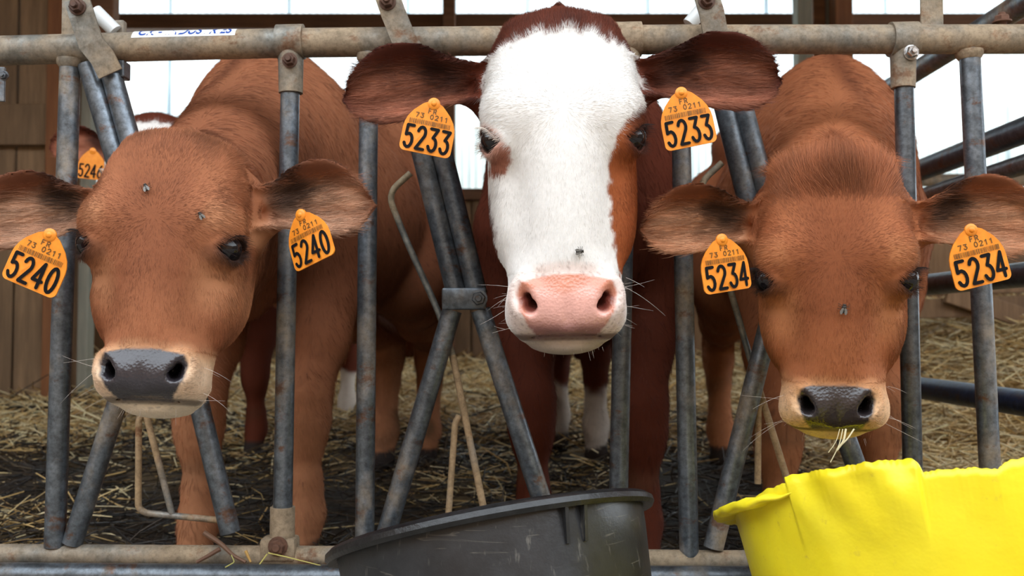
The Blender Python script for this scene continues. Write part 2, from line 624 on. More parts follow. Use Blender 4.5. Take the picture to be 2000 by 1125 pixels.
# --- headlocks: fixed slanted tube, swinging tube, hinge plate, pivot plate, latch rods
def headlock(hinge, a0, a1, b0, b1, lo_l, lo_r, plate, bolt_xy, free_end):
    RA, RB = 0.0132, 0.0132
    tube('slant_tube', [q(*a0), q(*a1)], RA, M['arm'] if plate else M['post'])
    arm = tube('swing_arm', [q(*b0, -0.002), q(*b1, -0.002)], RB, M['arm'] if plate else M['post'])
    tube('lower_tube', [q(*lo_l[0]), q(*lo_l[1])], 0.0126, M['post'])
    tube('lower_arm', [q(*lo_r[0], -0.004), q(*lo_r[1], -0.004)], 0.0126, M['post'], arm)
    # bent hinge strap from the pivot bolt over the rail down to the swing arm
    pts = hinge
    n = len(pts)
    w = 0.0155
    V, F = [], []
    for i_, (x_, y_, dy_) in enumerate(pts):
        p = q(x_, y_, dy_)
        j0, j1 = max(0, i_ - 1), min(n - 1, i_ + 1)
        t = unit(q(*pts[j1][:2], pts[j1][2]) - q(*pts[j0][:2], pts[j0][2]))
        s = unit(np.cross(t, [0, 1, 0]))
        nrm = np.cross(s, t)
        for sx in (-1, 1):
            for sn in (-1, 1):
                V.append(p + s * w * sx + nrm * 0.002 * sn)
    for i_ in range(n - 1):
        k = 4 * i_
        F += [(k, k + 4, k + 6, k + 2), (k + 1, k + 3, k + 7, k + 5), (k, k + 1, k + 5, k + 4), (k + 2, k + 6, k + 7, k + 3)]
    F += [(0, 2, 3, 1), (4 * n - 4, 4 * n - 3, 4 * n - 1, 4 * n - 2)]
    st = obj('hinge_strap', np.array(V), F, M['rail'], barrier, smooth=False)
    hb = hinge[0]
    bolt(st, q(hb[0] + 2, hb[1] + 16, hb[2] - 0.002), 0.0085, 0.010)
    if plate:
        x0, y0, x1, y1 = plate
        c0, c1 = q(x0, y0, -0.018), q(x1, y1, -0.018)
        pl = MB().box((c0 + c1) / 2, (abs(c1[0] - c0[0]) / 2, 0.0035, abs(c1[2] - c0[2]) / 2), bevel=0.0028).build('pivot_plate', M['arm'], barrier)
        bolt(pl, q(*bolt_xy, -0.0215), 0.0088, 0.009, M['arm'])
    return arm


h1 = headlock([(150, -2, -0.034), (160, 30, -0.034), (178, 85, -0.030), (200, 112, -0.026), (216, 144, -0.022)],
              (172, 126), (300, 560), (219, 150), (334, 560), ((292, 590), (141, 1062)), ((338, 580), (450, 1040)), None, None, True)
h2 = headlock([(755, -12, -0.034), (768, 25, -0.034), (790, 80, -0.030), (812, 112, -0.024), (822, 140, -0.020)],
              (782, 130), (892, 575), (826, 145), (932, 575), ((883, 606), (752, 1050)), ((938, 605), (1085, 1060)), (863, 562, 950, 605), (935, 583), True)
h3 = headlock([(1378, -14, -0.034), (1390, 25, -0.034), (1398, 70, -0.030), (1404, 100, -0.024), (1420, 140, -0.020)],
              (1395, 130), (1510, 590), (1432, 140), (1552, 590), ((1507, 610), (1393, 1070)), ((1560, 600), (1690, 960)), (1488, 572, 1575, 612), (1555, 592), True)

# white plastic stop rollers beside the hinges
mat_white = plain('white_plastic', tuple(lin(214, 216, 214)), 0.35)
for (p0, p1) in (((186, 22), (226, 62)), ((1376, 12), (1346, 48))):
    tube('stop_roller', [q(*p0, 0.012), q(*p1, 0.012)], 0.0095, mat_white)
MB().box(q(230, 62, 0.02), (0.010, 0.006, 0.014), bevel=0.002).build('roller_bracket', M['rail'], barrier, smooth=False)
MB().box(q(236, 138, 0.004), (0.0085, 0.012, 0.011), bevel=0.002).build('arm_stop', M['arm'], barrier, smooth=False)

# latch rods
RR = 0.0042
M['rod_grey'] = steel('grey_rod', lin(120, 122, 118), lin(150, 134, 108), lin(110, 78, 50), 0.42, 0.58, 0.5, 0.2)
rod1 = tube('latch_rod', [q(236, 338, 0.005), q(178, 382, 0.005), q(196, 430, 0.006), q(262, 620, 0.008), q(283, 810, 0.004)], RR, M['post'], seg=12, fil=0.02)
tube('latch_loop', [q(283, 806, 0.004), q(271, 818, 0.0), q(270, 992, 0.0), q(284, 1002, 0.0), q(428, 1016, 0.0)], RR, M['rod'], rod1, 12, 0.01)
tube('latch_brace', [q(285, 808, 0.002), q(336, 1004, 0.0)], RR, M['rod'], rod1, 12)
rod2 = tube('latch_rod', [q(802, 338, 0.005), q(757, 378, 0.006), q(790, 462, 0.010), q(858, 612, 0.018), q(886, 700, 0.012)], RR, M['rod_grey'], seg=12, fil=0.03)
tube('latch_brace', [q(884, 694, 0.012), q(944, 990, 0.004)], RR * 1.08, M['rod'], rod2, 12)
tube('latch_loop', [q(897, 812, 0.008), q(889, 826, 0.006), q(876, 1003, 0.004)], RR, M['rod'], rod2, 12, 0.01)
rod3 = tube('latch_rod', [q(1410, 318, 0.005), q(1364, 360, 0.006), q(1396, 460, 0.010), q(1462, 690, 0.018), q(1484, 764, 0.012)], RR, M['rod_grey'], seg=12, fil=0.03)
tube('latch_brace', [q(1482, 758, 0.012), q(1540, 945, 0.004)], RR * 1.08, M['rod'], rod3, 12)
tube('latch_loop', [q(1489, 782, 0.008), q(1481, 796, 0.006), q(1480, 945, 0.004)], RR, M['rod'], rod3, 12, 0.01)

# bolt on the right end of the rail, hook plate hanging at the left end
tb = MB().lathe([(0.006, 0), (0.006, 0.012)], at(1957, 50, YB), None, 12).build('stud', M['rust'], barrier)
bolt(tb, at(1957, 44, YB), 0.0095, 0.009, None, 'bolt', (0, 0, 1))
hp = MB().box(q(3, 165, -0.018), (0.0045, 0.002, 0.022), bevel=0.001).build('hook_plate', M['post'], barrier, smooth=False)
bolt(hp, q(8, 148, -0.020), 0.005, 0.005, M['arm'])

# maker's sticker wrapped round the rail
mat_sticker = plain('white_sticker', tuple(lin(236, 236, 230)), 0.4)
mat_blue = plain('blue_print', tuple(lin(20, 72, 160)), 0.4)


def on_rail(sx, ang, r):
    """point on the rail: photo x, angle above the front (radians)"""
    P = np.array(rail_pts)
    xs = [-260, 0, 300, 560, 900, 1330, 1700, 2300]
    c = np.array([np.interp(sx, xs, P[:, k]) for k in range(3)])
    return c + r * np.array([0, -math.cos(ang), math.sin(ang)])


sx0, sx1, sa0, sa1 = 266, 466, math.radians(20), math.radians(95)
V, F = [], []
na, nb = 14, 12
for i in range(na):
    for j in range(nb):
        V.append(on_rail(sx0 + (sx1 - sx0) * i / (na - 1), sa0 + (sa1 - sa0) * j / (nb - 1), 0.0191))
for i in range(na - 1):
    for j in range(nb - 1):
        k = i * nb + j
        F.append((k, k + nb, k + nb + 1, k + 1))
sticker = obj('sticker', np.array(V), F, mat_sticker, barrier)


def text_mesh(body, size, shear=0.0, bold=0.0):
    cu = bpy.data.curves.new('txt', 'FONT')
    cu.body = body; cu.size = size; cu.shear = shear; cu.offset = bold
    to = bpy.data.objects.new('txt', cu)
    COL.objects.link(to)
    dg = bpy.context.evaluated_depsgraph_get()
    me = bpy.data.meshes.new_from_object(to.evaluated_get(dg))
    V = np.array([v.co[:] for v in me.vertices]); F = [list(p.vertices) for p in me.polygons]
    bpy.data.objects.remove(to); bpy.data.meshes.remove(me); bpy.data.curves.remove(cu)
    return V, F


Vt, Ft = text_mesh('CK - INDUSTRIES', 1.0, 0.25, 0.02)
Vt[:, 0] -= Vt[:, 0].min(); Vt[:, 0] /= Vt[:, 0].max(); Vt[:, 1] /= Vt[:, 1].max()
Vs = [on_rail(sx0 + 12 + u * (sx1 - sx0 - 18), math.radians(31) + w_ * math.radians(48), 0.0194) for u, w_, _ in Vt]
obj('lettering', np.array(Vs), Ft, mat_blue, sticker)

# ------------------------------------------------------------------ side gate running back on the right
XG = 0.80
gate = empty('side_gate', (XG, 1.3, 0.0))
tag(gate, 'dark tubular side gate running back from the barrier at the far right', 'gate')


def gate_rail(xa, ya, r, y1, mat='blue_tube', y0=1.30):
    """rail along Y through the photo pixel (xa, ya)"""
    d = (XG) / ((xa - 980) / FPX)
    z = at(xa, ya, d)[2]
    return MB().tube([(XG, y0, z), (XG, y1, z)], r, 22).build('gate_rail', M[mat], gate), z


_, zt = gate_rail(1900, 63, 0.020, 2.35, 'post')
_, z2 = gate_rail(1900, 288, 0.021, 2.05)
_, z3 = gate_rail(1900, 348, 0.016, 1.95, 'post')
M['blue_paint'] = steel('blue_painted_tube', lin(40, 62, 96), lin(84, 88, 92), lin(80, 64, 52), 0.66, 0.86, 0.3, 0.1, 0.38)
_, z4 = gate_rail(1900, 545, 0.020, 2.3)
_, z5 = gate_rail(1900, 776, 0.021, 2.3, 'blue_paint')
MB().tube([(XG, 1.33, 0.0), (XG, 1.33, zt + 0.02)], 0.02, 20).build('gate_post', M['post'], gate)
MB().tube([(XG, 2.3, 0.02), (XG, 2.3, zt + 0.02)], 0.018, 20).build('gate_post', M['post'], gate)
MB().tube([at(1800, 352, 4.3), at(2250, 352, 4.3)], 0.028, 16).build('rail', M['rail'], wall_right)
# ------------------------------------------------------------------ tubs
def tilt_frame(roll, back):
    """columns: local x (right), y (away), z (up) of a tub rolled about Y and leaned back about X"""
    cr, sr = math.cos(roll), math.sin(roll)
    cb, sb = math.cos(back), math.sin(back)
    Ry = np.array([[cr, 0, -sr], [0, 1, 0], [sr, 0, cr]])
    Rx = np.array([[1, 0, 0], [0, cb, sb], [0, -sb, cb]])
    return Ry @ Rx


m, nt, b = new_mat('black_rubber')
n1 = noise(nt, 30, 6, 0.7); n2 = noise(nt, 140, 3, 0.6, vec=(1, 1, 0.15)); n3 = noise(nt, 7, 5, 0.6)
c = ramp(nt, n1, [(0.35, tuple(lin(30, 31, 33))), (0.7, tuple(lin(46, 47, 49)))])
scr = ramp(nt, n2, [(0.62, (0, 0, 0)), (0.72, (0.45, 0.45, 0.45))])
n4 = noise(nt, 70, 2, 0.5, vec=(0.12, 0.12, 2.2), dist=1.2)
scr2 = ramp(nt, n4, [(0.655, (0, 0, 0)), (0.675, (0.35,) * 3), (0.70, (0, 0, 0))])
c = mixc(nt, scr2, c, tuple(lin(130, 124, 112)))
c = mixc(nt, scr, c, tuple(lin(120, 116, 108)))
nt.links.new(c, b.inputs['Base Color'])
nt.links.new(ramp(nt, n3, [(0.3, (0.26,) * 3), (0.7, (0.48,) * 3)]), b.inputs['Roughness'])
bump(nt, b, n1, 0.25, 0.002)
M['rubber'] = m
m, nt, b = new_mat('black_rubber_rim')
n1 = noise(nt, 60, 5, 0.7)
nt.links.new(ramp(nt, n1, [(0.4, tuple(lin(16, 17, 19))), (0.75, tuple(lin(38, 38, 39)))]), b.inputs['Base Color'])
b.inputs['Roughness'].default_value = 0.32
bump(nt, b, n1, 0.5, 0.002)
M['rubber_rim'] = m

tubR = 0.1715
rimc = at(957, 1022, 1.05)
Rt = tilt_frame(math.radians(10.8), math.radians(16.5))
tub = MB().lathe([(tubR * 0.80, -0.165), (tubR * 0.84, -0.163), (tubR * 0.925, -0.03), (tubR * 0.935, -0.004), (tubR * 0.90, -0.004), (tubR * 0.80, -0.150), (0.01, -0.152)], rimc, Rt, 96)
# open the closed lathe end
black_tub = tub.build('feed_tub', M['rubber'])
tag(black_tub, 'tilted black rubber feed tub under the white-faced calf', 'tub')
rim = MB().lathe([(tubR * 0.92, -0.010), (tubR * 0.955, -0.013), (tubR * 0.99, -0.014), (tubR * 1.005, -0.010), (tubR * 1.0, -0.005), (tubR * 0.97, -0.001), (tubR * 0.93, 0.0), (tubR * 0.90, -0.004)], rimc, Rt, 96)
rim.F = rim.F[:-2]
rim.build('rim', M['rubber_rim'], black_tub)
for ang in (-62, -55):
    th = math.radians(ang)
    e = np.array([math.cos(th), math.sin(th), 0]); t_ = np.array([-math.sin(th), math.cos(th), 0])
    Rg = Rt @ np.column_stack([e, np.array([0, 0, 1.0]), t_])
    MB().prism([(tubR * 0.915, -0.045), (tubR * 0.93, -0.045), (tubR * 0.985, -0.013), (tubR * 0.925, -0.008)], Rg, rimc, 0.0035).build('gusset', M['rubber'], black_tub, smooth=False)

# torn yellow tub
m, nt, b = new_mat('yellow_plastic')
n1 = noise(nt, 5, 5, 0.6); n2 = noise(nt, 60, 5, 0.75); n3 = noise(nt, 120, 3, 0.6, vec=(1, 1, 0.2))
c = ramp(nt, n1, [(0.3, tuple(lin(232, 206, 10))), (0.7, tuple(lin(250, 234, 48)))])
c = mixc(nt, ramp(nt, n2, [(0.62, (0, 0, 0)), (0.74, (0.5,) * 3)]), c, tuple(lin(190, 160, 70)))
nt.links.new(c, b.inputs['Base Color'])
b.inputs['Roughness'].default_value = 0.38
b.inputs['Subsurface Weight'].default_value = 0.15
b.inputs['Subsurface Radius'].default_value = (0.01, 0.008, 0.002)
nb_ = noise(nt, 28, 4, 0.6)
bump(nt, b, nb_, 0.35, 0.004)
M['yellow'] = m
yR = 0.232
yc = at(1893, 972, 0.985)
Ry_ = tilt_frame(math.radians(2.0), math.radians(15.5))
NT = 720


EDGE_X = [1380, 1520, 1538, 1546, 1600, 1650, 1700, 1750, 1788, 1796, 1803, 1850, 1900, 1950, 1962, 1976, 2040, 2120, 2160, 2400]
EDGE_Y = [990, 950, 944, 931, 919, 914, 905, 899, 894, 902, 921, 917, 914, 915, 905, 897, 892, 898, 925, 940]


def rim_h(th):
    """height of the torn edge over the rim plane at angle th (deg, -90 = nearest the camera), and the flap weight"""
    if not -172 < th < -8:
        return 0.0, 0.0
    t = math.radians(th)
    R = yR * 0.985
    p = yc + Ry_ @ np.array([R * math.cos(t), R * math.sin(t), 0])
    x_, y_ = proj(p)
    yd = np.interp(x_, EDGE_X, EDGE_Y) + 1.3 * math.sin(x_ * 0.11 + 3 * math.sin(x_ * 0.037)) + 0.9 * math.sin(x_ * 0.43 + 2 * math.sin(x_ * 0.09))
    w = min(1.0, (th + 172) / 12, (-8 - th) / 12)
    return w * (y_ - yd) / FPX * p[1], float(np.interp(x_, [1538, 1546, 1792, 1799], [0, 1, 1, 0]))


RIM = {}


def yellow_pt(th, v, off):
    """v: 0 bottom .. 1 rim; off: radial offset"""
    H = 0.21
    z = -H * (1 - v)
    t = math.radians(th)
    R = yR * (0.80 + 0.185 * v) + off
    if th not in RIM:
        RIM[th] = rim_h(th)
    hh, fl = RIM[th]
    z = z + hh * max(0, (v - 0.78) / 0.22)
    up_ = max(0.0, (v - 0.76) / 0.24)
    d = fl * min(1, up_ * 1.6) * 0.0050          # the folded flap stands proud
    d += fl * 0.0045 * math.sin(th * 0.42 + 1.0) * math.sin(v * 24 + th * 0.13) * up_
    d += 0.0012 * math.sin(th * 0.21) * math.sin(v * 9 + th * 0.07)
    R += d
    return yc + Ry_ @ np.array([R * math.cos(t), R * math.sin(t), z])


V, F = [], []
ths = np.concatenate([np.linspace(-180, -40, 560, endpoint=False), np.linspace(-40, 180, 160, endpoint=False)])
nv = 34
for off in (0.0, -0.005):
    for th in ths:
        for j in range(nv):
            V.append(yellow_pt(th, j / (nv - 1), off))
for i in range(NT):
    i2 = (i + 1) % NT
    for j in range(nv - 1):
        a0, a1, b0, b1 = i * nv + j, i * nv + j + 1, i2 * nv + j, i2 * nv + j + 1
        F.append((a0, b0, b1, a1))
        o_ = NT * nv
        F.append((o_ + a0, o_ + a1, o_ + b1, o_ + b0))
    F.append((i * nv + nv - 1, i2 * nv + nv - 1, NT * nv + i2 * nv + nv - 1, NT * nv + i * nv + nv - 1))
F.append([i * nv for i in range(NT)][::-1])
F.append([NT * nv + i * nv for i in range(NT)])
yellow_tub = obj('torn_tub', np.array(V), F, M['yellow'])
tag(yellow_tub, 'bright yellow plastic tub with a torn crumpled rim', 'tub')
# the rim lip that is still whole at the left, and the far side
V, F = [], []
arc = np.linspace(-232, -150, 60)
prof = [(-0.002, -0.006), (0.014, -0.009), (0.019, -0.008), (0.0195, -0.003), (0.006, 0.002), (-0.006, 0.002)]
for i, th in enumerate(arc):
    t = math.radians(th)
    for (dr, dz) in prof:
        sc_ = min(1.0, (len(arc) - 1 - i) / 10.0 + 0.06)
        R = yR * 0.985 + dr * sc_
        dz = dz * sc_
        V.append(yc + Ry_ @ np.array([R * math.cos(t), R * math.sin(t), dz + 0.0012 * math.sin(th * 0.7)]))
k = len(prof)
for i in range(len(arc) - 1):
    for j in range(k):
        j2 = (j + 1) % k
        F.append((i * k + j, i * k + j2, (i + 1) * k + j2, (i + 1) * k + j))
F += [tuple(range(k)), tuple((len(arc) - 1) * k + j for j in range(k))[::-1]]
obj('rim_lip', np.array(V), F, M['yellow'], yellow_tub)

# unseen feed, added to cut the yellow bounce onto the calf's chin
m, nt, b = new_mat('added_feed')
n1 = noise(nt, 70, 6, 0.75)
nt.links.new(ramp(nt, n1, [(0.3, tuple(lin(58, 44, 30))), (0.55, tuple(lin(104, 82, 54))), (0.75, tuple(lin(150, 124, 84)))]), b.inputs['Base Color'])
b.inputs['Roughness'].default_value = 0.9
bump(nt, b, n1, 0.9, 0.012)
M['feed'] = m
feed = MB().lathe([(yR * 0.78, -0.198), (yR * 0.905, -0.072), (yR * 0.80, -0.060), (yR * 0.5, -0.050), (yR * 0.2, -0.046), (0.004, -0.045)], yc, Ry_, 64).build('added_feed', M['feed'])
tag(feed, 'unseen brown feed added in the yellow tub to cut yellow bounce', 'feed', kind='stuff')
# ------------------------------------------------------------------ implicit modelling of the animals
def smin(a, b, k):
    h = np.clip(0.5 + 0.5 * (b - a) / k, 0, 1)
    return b + (a - b) * h - k * h * (1 - h)


def smax(a, b, k):
    return -smin(-a, -b, k)


class Body:
    """ordered list of implicit shapes, evaluated on any grid"""
    def __init__(self):
        self.ops = []

    def add(self, fn, lo, hi, k=0.02, op='u'):
        self.ops.append((fn, np.asarray(lo, float), np.asarray(hi, float), k, op))

    def cone(self, a, b, r1, r2, k=0.03, sq=None, op='u'):
        a = np.asarray(a, float); b = np.asarray(b, float)
        ba = b - a; L2 = max(ba.dot(ba), 1e-9)
        n, s = (None, 1.0) if sq is None else (unit(sq[0]), sq[1])

        def fn(P):
            d = P - a
            t = np.clip((d @ ba) / L2, 0, 1)
            d = d - t[..., None] * ba
            if n is not None:
                c = d @ n
                d = d + (c * (1.0 / s - 1.0))[..., None] * n
            return np.sqrt((d * d).sum(-1)) - (r1 + (r2 - r1) * t)
        R = max(r1, r2) * max(1.0, s)
        self.add(fn, np.minimum(a, b) - R, np.maximum(a, b) + R, k, op)

    def chain(self, pts, rad, k=0.03, sq=None):
        for i in range(len(pts) - 1):
            self.cone(pts[i], pts[i + 1], rad[i], rad[i + 1], k, sq)

    def ell(self, c, R, r, k=0.03, op='u'):
        c = np.asarray(c, float); R = np.asarray(R, float); r = np.asarray(r, float)

        def fn(P):
            q_ = (P - c) @ R
            k0 = np.sqrt(((q_ / r) ** 2).sum(-1)); k1 = np.sqrt(((q_ / r ** 2) ** 2).sum(-1))
            return k0 * (k0 - 1) / np.maximum(k1, 1e-6)
        e = np.abs(R) @ r
        self.add(fn, c - e, c + e, k, op)

    def field(self, lo, hi, h):
        ax = [np.arange(l, u, h) for l, u in zip(lo, hi)]
        Fd = np.full([len(a_) for a_ in ax], 0.5, np.float32)
        for fn, l, u, k, op in self.ops:
            m = k * 1.1 + 2 * h
            sl, sub = [], []
            for a_, l_, u_ in zip(ax, l - m, u + m):
                i0, i1 = np.searchsorted(a_, l_), np.searchsorted(a_, u_)
                sl.append(slice(i0, i1)); sub.append(a_[i0:i1])
            if min(len(s) for s in sub) == 0:
                continue
            P = np.stack(np.meshgrid(*sub, indexing='ij'), -1)
            d = fn(P).astype(np.float32)
            cur = Fd[tuple(sl)]
            Fd[tuple(sl)] = smin(cur, d, k) if op == 'u' else smax(cur, -d, k)
        return Fd

    def value(self, P):
        v = np.full(len(P), 0.5)
        for fn, l, u, k, op in self.ops:
            d = fn(P)
            v = smin(v, d, k) if op == 'u' else smax(v, -d, k)
        return v


def surface_nets(Fd, lo, h):
    ins = Fd < 0
    c = np.zeros([s - 1 for s in Fd.shape], np.int8)
    for i in (0, 1):
        for j in (0, 1):
            for k in (0, 1):
                c += ins[i:ins.shape[0] - 1 + i, j:ins.shape[1] - 1 + j, k:ins.shape[2] - 1 + k]
    act = np.argwhere((c > 0) & (c < 8))
    idx = np.full(c.shape, -1, np.int32)
    idx[tuple(act.T)] = np.arange(len(act))
    corners = [(i, j, k) for i in (0, 1) for j in (0, 1) for k in (0, 1)]
    vals = np.stack([Fd[tuple((act + o).T)] for o in corners], 1)
    acc = np.zeros((len(act), 3)); cnt = np.zeros(len(act))
    for a_ in range(8):
        for b_ in range(a_ + 1, 8):
            oa, ob = np.array(corners[a_]), np.array(corners[b_])
            if np.abs(oa - ob).sum() != 1:
                continue
            va, vb = vals[:, a_], vals[:, b_]
            m = (va < 0) != (vb < 0)
            t = np.where(m, va / np.where(m, va - vb, 1), 0)
            acc += np.where(m[:, None], oa + t[:, None] * (ob - oa), 0); cnt += m
    V = np.asarray(lo) + h * (act + acc / cnt[:, None])
    quads = []
    for axn in range(3):
        s0 = [slice(None)] * 3; s1 = [slice(None)] * 3
        s0[axn] = slice(0, -1); s1[axn] = slice(1, None)
        A, B = ins[tuple(s0)], ins[tuple(s1)]
        e = np.argwhere(A != B)
        o1, o2 = (axn + 1) % 3, (axn + 2) % 3
        e = e[(e[:, o1] > 0) & (e[:, o2] > 0)]
        e = e[(e[:, o1] < c.shape[o1]) & (e[:, o2] < c.shape[o2])]
        d1 = np.zeros(3, int); d1[o1] = 1
        d2 = np.zeros(3, int); d2[o2] = 1
        qd = np.stack([idx[tuple((e - d1 - d2).T)], idx[tuple((e - d2).T)], idx[tuple(e.T)], idx[tuple((e - d1).T)]], 1)
        flip = ~A[tuple(e.T)]
        qd[flip] = qd[flip][:, ::-1]
        quads.append(qd)
    Q = np.concatenate(quads)
    return V, Q[(Q >= 0).all(1)]


def relax(V, Q, it, lam=0.5):
    e = np.concatenate([Q[:, [0, 1]], Q[:, [1, 2]], Q[:, [2, 3]], Q[:, [3, 0]]])
    n = np.bincount(e[:, 0], minlength=len(V)) + np.bincount(e[:, 1], minlength=len(V))
    for _ in range(it):
        S = np.stack([np.bincount(e[:, 0], V[e[:, 1], k], len(V)) + np.bincount(e[:, 1], V[e[:, 0], k], len(V)) for k in range(3)], 1)
        V = V + lam * (S / np.maximum(n, 1)[:, None] - V)
    return V


def hermite(xs, ys, n=500):
    """smooth interpolation table"""
    xs = np.asarray(xs, float); ys = np.asarray(ys, float)
    m = np.gradient(ys, xs)
    t = np.linspace(xs[0], xs[-1], n)
    i = np.clip(np.searchsorted(xs, t) - 1, 0, len(xs) - 2)
    h = xs[i + 1] - xs[i]; s = (t - xs[i]) / h
    v = (2 * s**3 - 3 * s**2 + 1) * ys[i] + (s**3 - 2 * s**2 + s) * h * m[i] + (-2 * s**3 + 3 * s**2) * ys[i + 1] + (s**3 - s**2) * h * m[i + 1]
    return t, v


def wob(P, f, s=0.0):
    """cheap smooth noise in -1..1"""
    x_, y_, z_ = (P * f).T + s
    return (np.sin(x_ + 1.7 * np.sin(y_ * 0.9 + s)) + np.sin(1.3 * y_ + 1.9 * np.sin(z_ * 1.1 - s)) + np.sin(1.1 * z_ + 1.5 * np.sin(x_ * 0.8 + 2 * s))) / 3


def sstep(a, b, x_):
    t = np.clip((x_ - a) / (b - a), 0, 1)
    return t * t * (3 - 2 * t)


# canonical head: x image-right, y up to the poll, z out of the face; the origin midway between the eyes
HY = [-0.250, -0.245, -0.234, -0.218, -0.19, -0.15, -0.10, -0.05, 0.0, 0.05, 0.09, 0.12, 0.14, 0.152]
HW = [0.004, 0.022, 0.042, 0.0525, 0.0565, 0.0585, 0.0635, 0.071, 0.079, 0.083, 0.080, 0.069, 0.050, 0.004]
HF = [-0.018, -0.006, 0.016, 0.037, 0.049, 0.056, 0.061, 0.064, 0.066, 0.064, 0.054, 0.036, 0.014, -0.02]
HB = [-0.026, -0.036, -0.042, -0.046, -0.054, -0.070, -0.095, -0.112, -0.118, -0.110, -0.10, -0.085, -0.065, -0.03]
TW, TF, TB = hermite(HY, HW), hermite(HY, HF), hermite(HY, HB)


